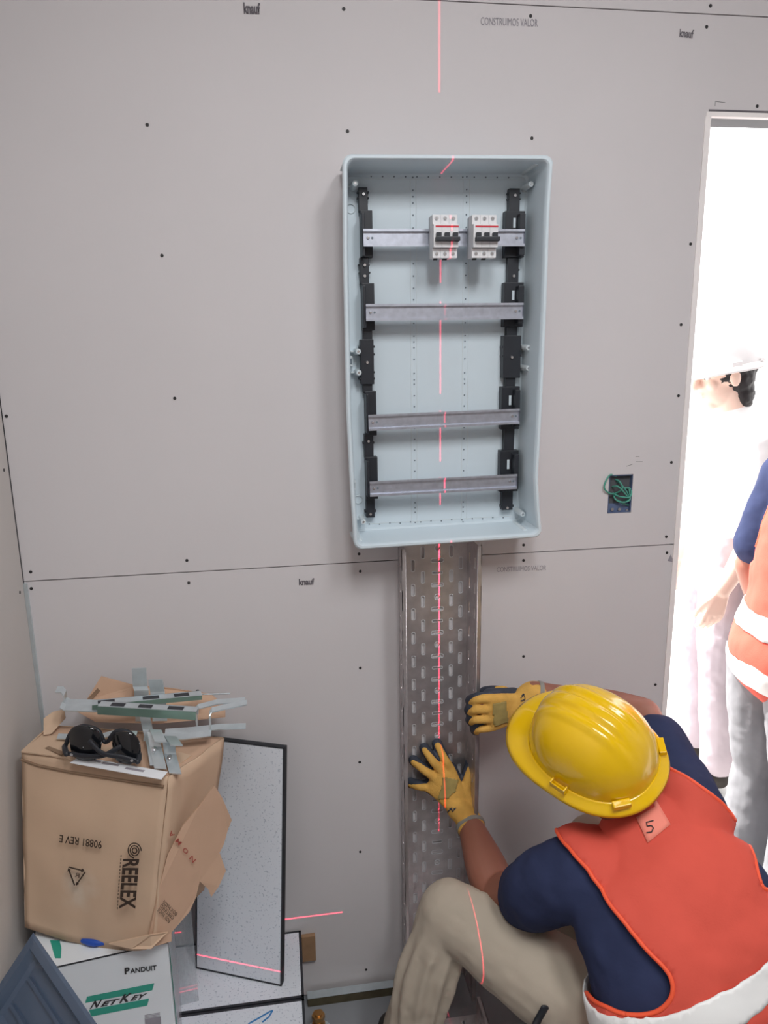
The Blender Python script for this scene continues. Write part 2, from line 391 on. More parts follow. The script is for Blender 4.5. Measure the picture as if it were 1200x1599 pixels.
# ================================================================== ENCLOSURE
YR, YP = -.128, -.014
enc = thing('electrical_enclosure', 'open pale grey plastic distribution enclosure with four metal rails on the wall', 'electrical panel', (.37, -.06, 1.29))
oL = [aty(*q, YR) for q in ((537, 240), (538, 400), (543, 640), (549, 760), (555, 856))]
oR = [aty(*q, YR) for q in ((864, 243), (858, 330), (853, 480), (848, 600), (843, 700), (840, 745), (843, 800), (846, 834))]
zt, zb = 2.094, 1.2925
def edge(zs, side):
    P = oL if side < 0 else oR
    zz = [p.z for p in P][::-1]; xx = [p.x for p in P][::-1]
    return [float(np.interp(z, zz, xx)) for z in zs]
NZ = 26
def ring(Y, inset, r, top=0):
    """closed outline in XZ at depth Y (rounded corners), counter-clockwise"""
    z0, z1 = zb+inset, zt-inset; P = []
    zs = [z0+r+(z1-z0-2*r)*i/NZ for i in range(NZ+1)]
    tilt = lambda x, z: z+(x-.37)*.014
    for z, x in zip(zs, edge(zs, 1)): P.append((x-inset, z))
    x1, x0 = edge([z1], 1)[0]-inset, edge([z1], -1)[0]+inset
    for k in range(1, 6): a = math.pi/2*k/6; P.append((x1-r+r*math.cos(a), z1-r+r*math.sin(a)))
    for k in range(0, 13): P.append((x1-r+(x0+r-x1+r)*k/12, z1))
    for k in range(1, 6): a = math.pi/2*k/6; P.append((x0+r-r*math.sin(a), z1-r+r*math.cos(a)))
    for z, x in zip(zs[::-1], edge(zs[::-1], -1)): P.append((x+inset, z))
    x1, x0 = edge([z0], 1)[0]-inset, edge([z0], -1)[0]+inset
    for k in range(1, 6): a = math.pi/2*k/6; P.append((x0+r-r*math.cos(a), z0+r-r*math.sin(a)))
    for k in range(0, 13): P.append((x0+r+(x1-r-x0-r)*k/12, z0))
    for k in range(1, 6): a = math.pi/2*k/6; P.append((x1-r+r*math.sin(a), z0+r-r*math.cos(a)))
    return [Vector((x, Y, tilt(x, z))) for x, z in P]
bm = NB()
prof = [(-.001, .012, .012), (-.020, .010, .014), (YR+.016, .002, .016), (YR+.014, -.002, .018), (YR+.003, -.002, .018), (YR, .0005, .018), (YR, .005, .016), (YR+.003, .0075, .015), (YR+.012, .009, .014), (YP-.018, .010, .012), (YP-.004, .012, .012), (YP, .016, .010)]
R = [[bm.verts.new(p) for p in ring(*q)] for q in prof]
for j in range(len(R)-1):
    n = len(R[j])
    for i in range(n): bm.faces.new((R[j][i], R[j][(i+1) % n], R[j+1][(i+1) % n], R[j+1][i]))
bm.faces.new(R[-1]); bm.faces.new(R[0][::-1])
# moulded marks on the back plate: hole rows and shallow grooves (surface pattern)
bmesh.ops.recalc_face_normals(bm, faces=bm.faces)
def dot(px, py, r=.0017, Y=YP-.0012):
    p = aty(px, py, Y); cyl(bm, p, p+Vector((0, .001, 0)), r, n=8, mi=1)
for k in range(13): dot(580+k*17.9, 275.5+k*.15)
for k in range(14): dot(577+k*16.1, 818.5-k*.85+(1 if k % 2 else 0))
ys = [277, 297, 307, 317, 336, 356, 412, 431, 450, 468, 505, 525, 534, 543, 561, 583, 593, 600, 618, 635, 669, 686, 703, 719, 736, 785, 793, 800, 816]
for i, y in enumerate(ys): dot(645+(y-277)*.007, y); dot(729.5-(y-277)*.011, y-1)
shell = obj('shell', bm, [K['shell'], K['shellmark']], enc, smooth=True)
md = shell.modifiers.new('n', 'EDGE_SPLIT'); md.split_angle = math.radians(35)
bm = NB()
for a, b in (((641, 280), (643, 818)), ((650, 280), (652, 818)), ((724, 280), (721, 812)), ((734, 280), (729, 812)), ((570, 279), (806, 281)), ((566, 265), (812, 268)), ((578, 818), (800, 806))):
    cyl(bm, aty(*a, YP-.0002), aty(*b, YP-.0002), .0006, n=6)
obj('moulded_groove', bm, K['shellpost'], enc)
for px, py in ((548, 326), (560, 780)):
    p = aty(px, py, YP-.001); bm = NB(); bmesh.ops.create_cone(bm, cap_ends=False, segments=24, radius1=.0105, radius2=.0098, depth=.003, matrix=Matrix.Translation(p) @ Matrix.Rotation(math.pi/2, 4, 'X'))
    o = obj('round_knockout', bm, K['shellpost'], enc, smooth=True); md = o.modifiers.new('s', 'SOLIDIFY'); md.thickness = .0012
for px, py in ((548, 251), (555, 286), (838, 254), (830, 287), (560, 549), (561, 582), (826, 543), (826, 575), (562, 845), (568, 815), (821, 830), (817, 803)):
    yf = -.10 if (px, py) in ((548, 251), (838, 254), (562, 845), (821, 830)) else -.062
    p = aty(px, py, yf); bm = NB(); cyl(bm, (p.x, YP+.002, p.z), (p.x, yf+.004, p.z), .0075, .0062); cyl(bm, (p.x, yf+.004, p.z), p, .0062, .0055)
    o = obj('screw_post', bm, K['shellpost'], enc)
    bm = NB(); cyl(bm, p, p-Vector((0, .001, 0)), .0026); obj('screw_head', bm, K['chrome'], o)
    sx = -1 if px < 700 else 1
    bm = NB(); box(bm, (p.x+(.004 if sx > 0 else -.014), YP, p.z-.0015), (p.x+(.022 if sx > 0 else -.004), yf+.03, p.z+.0015)); obj('post_rib', bm, K['shellpost'], enc)
for px, py in ((541, 353), (548, 564), (553, 757), (842, 355), (833, 557), (827, 744)):
    Y = -.055 if px > 700 else -.028
    p = aty(px, py, Y); bm = NB(); box(bm, p-Vector((.004, .006, .011)), p+Vector((.004, .006, .011)), .001)
    o = obj('side_latch', bm, K['shellpost'], enc); bm = NB(); box(bm, p-Vector((.002, .0075, .006)), p+Vector((.002, .002, .006))); obj('latch_slot', bm, K['shellmark'], o)
for px, py in ((829, 330), (829, 335)):
    p = aty(px, py, -.03); bm = NB(); cyl(bm, p+Vector((0, .008, 0)), p-Vector((0, .002, 0)), .0026); obj('vent_hole', bm, K['blackpl'], enc)
# black rail supports : (zoomed shape list, front depth) in photo pixels of their front faces
def support(segs, holes, screws):
    bm = NB()
    for x0, y0, x1, y1, yf in segs:
        a, b = aty(x0, y0, yf), aty(x1, y1, yf); box(bm, (a.x, yf, b.z), (b.x, YP-.0008 if yf > -.04 else yf+.028, a.z), .0012)
    o = obj('rail_support', bm, K['blackpl'], enc)
    for x, y, wd, ht, yf in holes:
        a = aty(x, y, yf-.0006); bm = NB(); box(bm, a-Vector((wd/2, 0, ht/2)), a+Vector((wd/2, .0006, ht/2))); obj('slot_window', bm, K['shell'], o)
    for x, y, yf in screws:
        a = aty(x, y, yf); bm = NB(); cyl(bm, a+Vector((0, .002, 0)), a-Vector((0, .0015, 0)), .0042, .003); obj('screw', bm, K['chrome'], o)
support([(560, 292, 575, 330, -.032), (558, 298, 577, 301, -.03), (558, 307, 577, 310, -.03), (563, 328, 583, 402, -.036), (565, 332, 571, 400, -.058), (562, 402, 577, 443, -.032), (560, 412, 578, 415, -.03), (561, 424, 579, 427, -.03),
         (565, 442, 586, 516, -.036), (567, 446, 573, 512, -.058), (567, 514, 582, 534, -.032), (563, 530, 585, 600, -.038), (561, 540, 586, 543, -.036), (561, 552, 586, 555, -.036), (561, 580, 586, 583, -.036), (561, 590, 586, 593, -.036), (567, 598, 582, 614, -.032),
         (570, 611, 589, 680, -.036), (572, 616, 577, 677, -.058), (569, 678, 584, 715, -.032), (567, 690, 585, 693, -.03), (571, 714, 591, 779, -.036), (573, 720, 578, 776, -.058), (572, 778, 586, 808, -.032), (570, 797, 588, 800, -.03)],
        [], [(568, 303, -.034), (574, 566, -.040), (579, 803, -.034), (570, 414, -.034), (570, 431, -.034), (576, 689, -.034)])
support([(796, 294, 812, 330, -.032), (794, 300, 814, 303, -.03), (794, 309, 814, 312, -.03), (790, 329, 819, 402, -.036), (813, 333, 820, 398, -.058), (794, 402, 810, 443, -.032), (793, 420, 812, 423, -.03),
         (788, 441, 817, 510, -.036), (811, 446, 818, 505, -.058), (792, 508, 808, 532, -.032), (787, 524, 813, 590, -.038), (785, 540, 815, 543, -.036), (785, 554, 815, 557, -.036), (786, 578, 813, 581, -.036), (790, 588, 805, 606, -.032),
         (784, 604, 811, 670, -.036), (806, 609, 812, 666, -.058), (788, 668, 803, 708, -.032), (782, 704, 809, 767, -.036), (804, 710, 810, 764, -.058), (785, 765, 801, 796, -.032), (783, 789, 803, 792, -.03)],
        [(804, 348, .0055, .020, -.036), (802, 461, .0055, .020, -.036), (797, 625, .0055, .022, -.036), (794, 725, .0055, .022, -.036)], [(805, 305, -.034), (800, 558, -.040), (793, 793, -.034), (803, 431, -.034)])
def rail(p0, p1, Y):
    """top hat rail, 35 mm"""
    a, b = aty(*p0, Y), aty(*p1, Y); bm = NB()
    pr = [(-.0175, 0), (-.0175, .0012), (-.0125, .0012), (-.0125, .0075), (.0125, .0075), (.0125, .0012), (.0175, .0012), (.0175, 0), (.0113, 0), (.0113, .0063), (-.0113, .0063), (-.0113, 0)]
    pr = [(-.0175, 0), (-.0175, .0012), (-.0120, .0012), (-.0120, .0068), (.0120, .0068), (.0120, .0012), (.0175, .0012), (.0175, 0), (.0130, 0), (.0130, .0080), (-.0130, .0080), (-.0130, 0)]
    d = (b-a).normalized(); up = Vector((0, 0, 1)); up = (up-d*up.dot(d)).normalized()
    e = [[bm.verts.new(p+up*z+Vector((0, y, 0))) for z, y in pr] for p in (a, b)]
    n = len(pr)
    for i in range(n): bm.faces.new((e[0][i], e[0][(i+1) % n], e[1][(i+1) % n], e[1][i]))
    bm.faces.new(e[0][::-1]); bm.faces.new(e[1])
    o = obj('din_rail', bm, K['zincrail'], enc)
    for t in (.03, .955):
        p = a.lerp(b, t)+Vector((0, .0066, 0)); bm = NB(); cyl(bm, p, p-Vector((0, .002, 0)), .0036, .0026); obj('rail_screw', bm, K['chrome'], o)
        p = a.lerp(b, t+.025)+Vector((0, .0066, 0)); bm = NB(); cyl(bm, p, p-Vector((0, .0006, 0)), .0024); obj('rail_hole', bm, K['shellmark'], o)
    return o
YRL = -.066
rail((568, 371), (820, 371), YRL); rail((572, 488), (818, 485.5), YRL); rail((576, 660.5), (812, 650), YRL); rail((578, 764), (808, 752), YRL)
# circuit breakers
def breaker(label):
    t = thing('circuit_breaker', label, 'circuit breaker', (0, 0, 0), 'breakers on the top rail')
    W = .0525
    bm = NB(); box(bm, (-W/2, -.004, -.0425), (W/2, .018, .0425), .001); box(bm, (-W/2, -.022, -.0225), (W/2, 0, .0225), .001); box(bm, (-W/2, -.010, -.0425), (W/2, .0, -.0235), .001)
    box(bm, (-W/2, -.010, .0235), (W/2, .0, .0425), .001)
    obj('body', bm, K['breaker'], t, world=False)
    bm = NB(); box(bm, (-W/2+.0005, .0, -.0415), (W/2-.0005, .030, .0415)); obj('rear_body', bm, K['breakerside'], t, world=False)
    bm = NB()
    for i in (-1, 1): box(bm, (i*W/6-.0003, -.0224, -.0225), (i*W/6+.0003, -.02, .0225)); box(bm, (i*W/6-.0003, -.0104, -.042), (i*W/6+.0003, -.008, -.024)); box(bm, (i*W/6-.0003, -.0104, .024), (i*W/6+.0003, -.008, .042))
    obj('pole_gap', bm, K['breakerside'], t, world=False)
    bm = NB(); box(bm, (-W/2+.004, -.0228, .0165), (W/2, -.0215, .0195)); obj('red_stripe', bm, K['red'], t, world=False)
    for i in (-1, 0, 1):
        for z in (.035, -.034):
            bm = NB(); cyl(bm, (i*W/3, -.0108, z), (i*W/3, -.009, z), .0042); o = obj('terminal_ring', bm, K['breakerside'], t, world=False)
            bm = NB(); cyl(bm, (i*W/3, -.0116, z), (i*W/3, -.0105, z), .0031); box(bm, (i*W/3-.0028, -.0119, z-.0004), (i*W/3+.0028, -.0112, z+.0004)); obj('terminal_screw', bm, K['chrome'], o, world=False)
    bm = NB(); box(bm, (-W/2+.003, -.034, -.0115), (W/2+.001, -.020, -.0030), .0015)
    for i in (-1, 0, 1): box(bm, (i*W/3-.005+.001, -.031, -.004), (i*W/3+.005+.001, -.020, .0055), .001)
    obj('toggle', bm, K['blackpl'], t, world=False)
    bm = NB()
    for x in (-.022, -.002): box(bm, (x, -.002, -.0455), (x+.008, .006, -.042))
    obj('rail_clip', bm, K['blackpl'], t, world=False)
    return t
def copy_tree(o, parent=None):
    c = o.copy(); COL.objects.link(c); c.parent = parent
    for ch in [x for x in o.children]: copy_tree(ch, c)
    return c
YBK = -.0985
c1 = breaker('three-pole circuit breaker at the middle of the top rail, under the red laser line'); c1.location = aty(695.5, 369, YBK-.012)+Vector((0, .012, 0))
bpy.context.view_layer.update()
c2 = copy_tree(c1); c2['label'] = 'three-pole circuit breaker nearer the right-hand black support of the top rail'; c2.location = aty(757, 369, YBK-.012)+Vector((0, .012, 0))

# ================================================================== CABLE TRAY
def tray(name, label, L, Wd, H, phase=0):
    """perforated tray, local: base in XY plane (y = length), flanges along +Z"""
    t = thing(name, label, 'cable tray')
    holes = []; bright = NB()
    per = .0622
    n = int(L/per)+2
    def lip(cx, cy, lx, ly):
        h = slot(cx, cy, lx, ly); holes.append(h)
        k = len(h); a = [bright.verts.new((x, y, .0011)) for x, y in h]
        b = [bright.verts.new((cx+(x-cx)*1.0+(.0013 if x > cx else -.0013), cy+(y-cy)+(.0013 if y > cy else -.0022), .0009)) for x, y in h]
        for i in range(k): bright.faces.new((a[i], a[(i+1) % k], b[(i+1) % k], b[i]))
    for i in range(n):
        for cx, off in ((.205, .0), (.35, .5), (.765, .5), (.905, .0)):
            y = phase+(i+off)*per
            if .02 < y < L-.02: lip(cx*Wd, y, .0075, .028)
    for i in range(2*n):
        y = phase+.010+i*per/2
        if not .02 < y < L-.02: continue
        k = i % 4
        if k in (0, 2): lip(Wd*.56, y, .029, .0085)
        elif k == 1: lip(Wd*.56, y, .025, .0048)
        else: lip(Wd*.56, y, .0125, .0125)
    me = plate2d(rect(0, 0, Wd, L), holes, .0015); link('base', me, K['tray'], t, world=False)
    obj('slot_rims', bright, K['trayhighlight'], t, world=False)  # formed rims; their pale colour stands in for the highlight on them
    for s in (0, 1):
        fh = []
        for i in range(n):
            y = phase+(i+.3)*per
            if .02 < y < L-.02: fh += [slot(H*.28, y, .008, .028), slot(H*.76, y+per*.02, .008, .028)]
        me = plate2d(rect(0, 0, H, L), fh, .0015)
        x = Wd*s
        me.transform(Matrix(((0, 0, 1, x), (0, 1, 0, 0), (1, 0, 0, 0), (0, 0, 0, 1))))
        fl = link('side_flange', me, K['tray'], t, world=False)
        bm = NB(); sg = -1 if s else 1
        box(bm, (x, 0, H-.0008), (x-sg*.009, L, H+.0008)); box(bm, (x-sg*.009, 0, H-.006), (x-sg*.0075, L, H+.0008)); obj('folded_lip', bm, K['tray'], fl, world=False)
    return t
xa, xb = aty(624, 960, -.006).x, aty(729.5, 960, -.006).x
TH = .096
t1 = tray('cable_tray', 'tall perforated galvanised cable tray running up the wall to the enclosure', 1.262, xb-xa, TH, .012)
t1.matrix_world = Matrix(((1, 0, 0, xa), (0, 0, -1, -.004), (0, 1, 0, .012), (0, 0, 0, 1)))
t2 = tray('cable_tray', 'short length of galvanised cable tray lying on the floor below the wall tray', .62, xb-xa, .055, .0)
t2.matrix_world = Matrix(((1, 0, 0, xa+.004), (0, 1, 0, -.75), (0, 0, 1, .0012), (0, 0, 0, 1)))

# ================================================================== WALL BOX WITH WIRES
jc = (jb0+jb1)/2; jb = thing('wall_socket_box', 'blue recessed wall box with coiled green wires, right of the enclosure', 'electrical box', (jc.x, .0, jb1.z))
x0, x1, z0, z1 = jb0.x+.001, jb1.x-.001, jb1.z+.001, jb0.z-.001
bm = NB(); box(bm, (x0, .040, z0), (x1, .043, z1)); box(bm, (x0, .0, z0), (x0+.0015, .042, z1)); box(bm, (x1-.0015, 0, z0), (x1, .042, z1)); box(bm, (x0, 0, z0), (x1, .042, z0+.0015)); box(bm, (x0, 0, z1-.0015), (x1, .042, z1))
box(bm, (x0+.002, .010, z0+.001), (x1-.002, .016, z0+.022))
obj('box_body', bm, K['boxblue'], jb)
def tubepath(bm, P, r, n=8, sub=8): return limb(bm, P, [r]*len(P), n=n, sub=sub)
for pts in (((966, 745, .02), (953, 742, -.004), (944, 760, -.008), (952, 770, -.004), (966, 772, .012)),
            ((957, 760, .01), (966, 760, -.008), (976, 770, -.010), (985, 782, .004)),
            ((957, 770, .015), (967, 775, -.006), (984, 776, -.006), (986, 764, .004), (976, 762, .01)),
            ((959, 778, .015), (972, 784, -.004), (984, 780, -.004), (983, 762, .008)),
            ((960, 752, .02), (970, 756, .004), (982, 775, .0), (972, 788, .012)),
            ((956, 765, .02), (962, 780, .0), (975, 786, .0), (984, 790, .014)),
            ((958, 748, .02), (968, 752, .0), (972, 764, -.004), (958, 772, .01))):
    bm = NB(); tubepath(bm, [aty(x, y, Y) for x, y, Y in pts], .0021); obj('wire', bm, K['wire'], jb, smooth=True)
for px, py in ((956, 795), (967, 795), (979, 797)):
    p = aty(px, py, .008); bm = NB(); cyl(bm, p, p-Vector((0, .003, 0)), .004); obj('screw', bm, K['chrome'], jb)

# ================================================================== LEFT: RAISED FLOOR TILES
ZT = .215
def tile(label, x0, x1, y0, y1):
    t = thing('floor_tile', label, 'floor tile', ((x0+x1)/2, (y0+y1)/2, ZT-.034), 'laid raised floor tiles')
    bm = NB(); box(bm, (x0+.006, y0+.006, ZT-.003), (x1-.006, y1-.006, ZT)); obj('top_laminate', bm, K['tile'], t)
    bm = NB(); box(bm, (x0, y0, ZT-.034), (x1, y1, ZT-.0028), .001)
    for a, b in (((x0, y0), (x1, y0+.006)), ((x0, y1-.006), (x1, y1)), ((x0, y0), (x0+.006, y1)), ((x1-.006, y0), (x1, y1))): box(bm, (a[0], a[1], ZT-.004), (b[0], b[1], ZT+.0003))
    obj('edge_trim', bm, K['tileedge'], t); return t
tb = tile('narrow speckled white floor tile laid against the wall under the leaning one', -.572, .003, -.2115, -.004)
tc_ = tile('speckled white floor tile with a blue pen mark, nearest the bottom edge', -.572, .003, -.815, -.2155)
bm = NB()
P = [(388, 1599), (404, 1590), (421, 1580), (426, 1578), (420, 1588), (410, 1596)]
for a, b in zip(P, P[1:]): cyl(bm, atz(*a, ZT+.0006), atz(*b, ZT+.0006), .0018, n=6)
obj('pen_mark', bm, K['blue'], tc_)
def pedestal(x, y, h, label):
    t = thing('floor_pedestal', label, 'pedestal', (x, y, 0), 'raised floor pedestals')
    bm = NB(); box(bm, (x-.04, y-.04, 0.0003), (x+.04, y+.04, .003), .0008); obj('base_plate', bm, K['zinc'], t)
    bm = NB(); cyl(bm, (x, y, .003), (x, y, h-.012), .0095); obj('stem', bm, K['brass'], t)
    bm = NB(); cyl(bm, (x, y, h*.55), (x, y, h*.55+.010), .015, n=6); obj('nut', bm, K['brass'], t)
    bm = NB(); box(bm, (x-.03, y-.03, h-.012), (x+.03, y+.03, h), .002); obj('head', bm, K['brass'], t)
for x, y in ((-.54, -.17), (-.54, -.78), (-.04, -.78)): pedestal(x, y, ZT-.0345, 'floor pedestal under the speckled tiles')
pp = atz(497, 1578, .07); pedestal(-.035, pp.y-.02, ZT-.0345, 'brass floor pedestal under the right edge of the tiles')
t = thing('floor_pedestal', 'short brass pedestal stub beside the right edge of the tiles', 'pedestal', (pp.x, pp.y, 0), 'raised floor pedestals')
bm = NB(); cyl(bm, (pp.x, pp.y, .0005), (pp.x, pp.y, .062), .009); obj('stem', bm, K['brass'], t)
bm = NB(); cyl(bm, (pp.x, pp.y, .046), (pp.x, pp.y, .058), .017, n=6); cyl(bm, (pp.x, pp.y, .024), (pp.x, pp.y, .034), .017, n=6); obj('nut', bm, K['brass'], t)
bm = NB(); cyl(bm, (pp.x, pp.y, .0005), (pp.x, pp.y, .004), .035); obj('base_plate', bm, K['zinc'], t)
# leaning tile
BL, BR = Vector((-.262, -.085, ZT+.001)), Vector((-.05, -.174, ZT+.001))
TR, TL = aty(445, 1168, -.092), None
TL = TR+(BL-BR); e1 = (BR-BL).normalized(); e2 = (TR-BR); e2 = (e2-e1*e2.dot(e1)).normalized(); HT = (TR-BR).dot(e2); WT = (BR-BL).length
nn = e1.cross(e2).normalized()                      # towards the room
if nn.y > 0: nn = -nn
MT = Matrix((e1, e2, nn)).transposed().to_4x4(); MT.translation = BL-nn*.019
lt = thing('floor_tile', 'speckled white floor tile with black edge leaning upright against the wall', 'floor tile', (BL+BR)/2)
bm = NB(); box(bm, (.004, .004, .016), (WT-.004, HT-.004, .0185), M=MT); obj('top_laminate', bm, K['tile'], lt)
bm = NB(); box(bm, (0, 0, 0), (WT, HT, .0165), .001, M=MT)
for a, b in (((0, 0), (WT, .003)), ((0, HT-.003), (WT, HT)), ((0, 0), (.003, HT)), ((WT-.003, 0), (WT, HT))): box(bm, (a[0], a[1], .012), (b[0], b[1], .019), M=MT)
obj('edge_trim', bm, K['tileedge'], lt)
# wood block on the wall
a, b = aty(471, 1464, -.012), aty(494, 1500, -.012)
bm = NB(); box(bm, (a.x, -.012, b.z), (b.x, -.0003, a.z), .0015); tag(recenter(obj('wood_block', bm, K['wood'])), 'small brown block fixed to the wall beside the leaning tile', 'block')

# ================================================================== WHITE CARTON
ZN = .562
nf1, nf0 = atz(262, 1471, ZN), atz(100, 1507, ZN)
ed = (nf1-nf0).normalized(); nr = nf1; nl = nf1-ed*.262
bk = Vector((-ed.y, ed.x, 0)); Dp = .26
nk = thing('carton', 'white carton with teal stripes and black lettering under the brown box', 'carton', (nl+nr)/2+bk*Dp/2+Vector((0, 0, ZT+.001-ZN)))
MN = Matrix((ed, bk, Vector((0, 0, 1)))).transposed().to_4x4(); MN.translation = Vector((nl.x, nl.y, ZT+.001)); HN = ZN-ZT-.001; WN = .262
bm = NB(); box(bm, (0, 0, 0), (WN, Dp, HN), .003, M=MN); obj('body', bm, K['white'], nk)
def onn(px, py, off=.0006):
    """point on the front face of the white carton"""
    o_, d = EYE, ray(px, py); n = -bk; t_ = (nl-o_).dot(n)/d.dot(n); return o_+d*t_+n*off
bm = NB(); box(bm, (-.0005, -.0012, HN-.0016), (WN+.0005, .0006, HN+.0006), M=MN); obj('lid_edge', bm, K['tileedge'], nk)
def prt(name, pts, m): bm = NB(); sheet(bm, [onn(*q) for q in pts], .0004, -bk); return obj(name, bm, m, nk)
prt('teal_stripe', [(136, 1556), (241, 1535), (238, 1546), (133, 1566)], K['teal'])
prt('teal_stripe', [(139, 1577), (233, 1559), (230, 1570), (143, 1587)], K['teal'])
def let(txt, p0, p1, ptop, m, **k):
    a, b, c = onn(*p0), onn(*p1), onn(*ptop); return lettering('printed_lettering', txt, a, b-a, c-a, (b-a).length, (c-a).length, m, nk, **k)
let('P', (195, 1521), (203, 1519.5), (194.5, 1511), K['screw'], bold=.04)
let('ANDUIT', (203.5, 1519.5), (245, 1514), (203, 1511.5), K['screw'], bold=.03)
let('N', (140, 1575), (156, 1571.5), (144, 1563), K['screw'], bold=.03, shear=.3)
let('ET', (157, 1571.5), (186, 1566), (159, 1563.5), K['screw'], bold=.03, shear=.3)
let('K', (186, 1566), (204, 1562.5), (189, 1552.5), K['screw'], bold=.03, shear=.3)
let('EY', (203, 1562.5), (228, 1558), (206, 1554), K['screw'], bold=.03, shear=.3)
prt('grey_panel', [(226, 1591), (251, 1587), (252, 1599), (227, 1603)], K['ink'])
for k in range(3): prt('small_print', [(226, 1586+k*2.2-1), (250, 1582+k*2.2-1), (250, 1582.8+k*2.2-1), (226, 1586.8+k*2.2-1)], K['ink'])
bm = NB(); box(bm, (WN+.0002, .02, .06), (WN+.0008, .034, .30), M=MN); obj('teal_stripe', bm, K['teal'], nk)
bm = NB(); sheet(bm, [atz(*q, ZN+.0006) for q in ((78, 1468), (93, 1468), (96, 1480), (95, 1496), (86, 1496))], .0004, (0, 0, 1)); obj('teal_emblem', bm, K['teal'], nk)
bm = NB(); box(bm, (WN+.003, -.002, 0), (WN+.0045, .20, .36), M=MN); box(bm, (WN+.003, .19, 0), (WN+.045, .20, .36), M=MN); tag(recenter(obj('clear_plastic_sleeve', bm, K['film'])), 'clear plastic sleeve standing against the right side of the white carton', 'plastic film')
q0 = atz(142, 1476, ZN+.011)
bm = NB(); limb(bm, [atz(130, 1469, ZN+.009), atz(146, 1472, ZN+.009), atz(162, 1472, ZN+.009)], [.005, .0075, .005]); tag(recenter(obj('tape_roll', bm, K['bluepl'], smooth=True)), 'blue plastic piece squeezed between the brown box and white carton', 'plastic piece')

# ================================================================== BROWN BOX
ZBX = .92
FTL, FTR = Vector((-.552, -.209, ZBX)), Vector((-.238, -.361, ZBX))
FBL, FBR = Vector((-.551, -.318, .587)), aty(236, 1480, -.405)
BTR, BTL = atz(348, 1152, .905), atz(76, 1133, .925)
BTR = Vector((BTR.x, BTR.y, .905))
BBR, BBL = Vector((-.20, -.26, .590)), Vector((-.545, -.13, .590))
bx = thing('cardboard_box', 'upside-down brown cardboard box with crumpled torn side, on the white carton', 'box', (-.39, -.26, .58))
# front: grid with bulge and ragged bottom
def facegrid(bm, c00, c10, c11, c01, nx, ny, fn):
    V = []
    for j in range(ny+1):
        row = []
        for i in range(nx+1):
            u, v = i/nx, j/ny
            p = c00*(1-u)*(1-v)+c10*u*(1-v)+c11*u*v+c01*(1-u)*v
            row.append(bm.verts.new(p+fn(u, v)))
        V.append(row)
    for j in range(ny):
        for i in range(nx): bm.faces.new((V[j][i], V[j][i+1], V[j+1][i+1], V[j+1][i]))
fn_n = (FTR-FTL).cross(FBL-FTL).normalized()
if fn_n.y > 0: fn_n = -fn_n
def bulge(u, v):
    return fn_n*(.010*math.sin(math.pi*u)*math.sin(math.pi*v)+.003*noise.noise(Vector((u*5, v*5, 1))))-Vector((0, 0, 1))*(.035*math.sin(math.pi*u)**.7*v**4*(.5+.5*u))*.75
def thick(o, t=.004, off=-1): m = o.modifiers.new('s', 'SOLIDIFY'); m.thickness = t; m.offset = off; return o
bm = NB(); facegrid(bm, FTL, FTR, FBR, FBL, 24, 24, bulge); fr = thick(obj('front_panel', bm, K['card'], bx, smooth=True))
bm = NB(); facegrid(bm, FTR, BTR, BBR, FBR, 12, 12, lambda u, v: Vector((noise.noise(Vector((u*3, v*3, 4)))*.006, 0, 0))); thick(obj('side_panel', bm, K['card'], bx, smooth=True))
bm = NB(); facegrid(bm, FTL, BTL, BBL, FBL, 4, 4, lambda u, v: Vector((0, 0, 0))); thick(obj('side_panel', bm, K['card'], bx))
bm = NB(); facegrid(bm, BTL, BTR, BBR, BBL, 4, 4, lambda u, v: Vector((0, 0, 0))); thick(obj('back_panel', bm, K['card'], bx))
bm = NB(); facegrid(bm, FTL, FTR, BTR, BTL, 16, 12, lambda u, v: Vector((0, 0, .004*noise.noise(Vector((u*4, v*4, 7)))-.001))); thick(obj('top_panel', bm, K['cardin'], bx, smooth=True))
bm = NB(); facegrid(bm, FBL+Vector((0, .012, .012)), FBR+Vector((0, .012, .012)), BBR, BBL, 4, 4, lambda u, v: Vector((0, 0, -.006))); thick(obj('bottom_panel', bm, K['cardin'], bx))
# gap line of the front top flap
bm = NB()
def onf(px, py, off=.002):
    o_, d = EYE, ray(px, py); t_ = (FTL-o_).dot(fn_n)/d.dot(fn_n); p = o_+d*t_
    ax = FTR-FTL; ay = FBL-FTL
    # bilinear u,v estimate for the bulge
    u = (p-FTL).dot(ax)/ax.length_squared; v = (p-FTL-ax*u).dot(ay)/ay.length_squared
    u, v = min(max(u, 0), 1), min(max(v, 0), 1)
    return p+fn_n*(.010*math.sin(math.pi*u)*math.sin(math.pi*v)+off)
P = [(34, 1186), (60, 1195), (110, 1205), (160, 1213), (215, 1222), (256, 1228)]
for a, b in zip(P, P[1:]): cyl(bm, onf(*a, .0005), onf(*b, .0005), .0026, n=8)
obj('flap_edge', bm, K['cardedge'], bx)
# loose top flap sheet, slightly lifted
bm = NB(); sheet(bm, [aty(*q, Y) for q, Y in (((33, 1176), -.214), ((80, 1182), -.245), ((140, 1195), -.28), ((200, 1207), -.315), ((255, 1214), -.35), ((300, 1182), -.28), ((262, 1172), -.24), ((120, 1150), -.16), ((66, 1150), -.16))], .003, (0, 0, 1))
for v in bm.verts: v.co.z += .004
obj('loose_flap', bm, K['card'], bx)
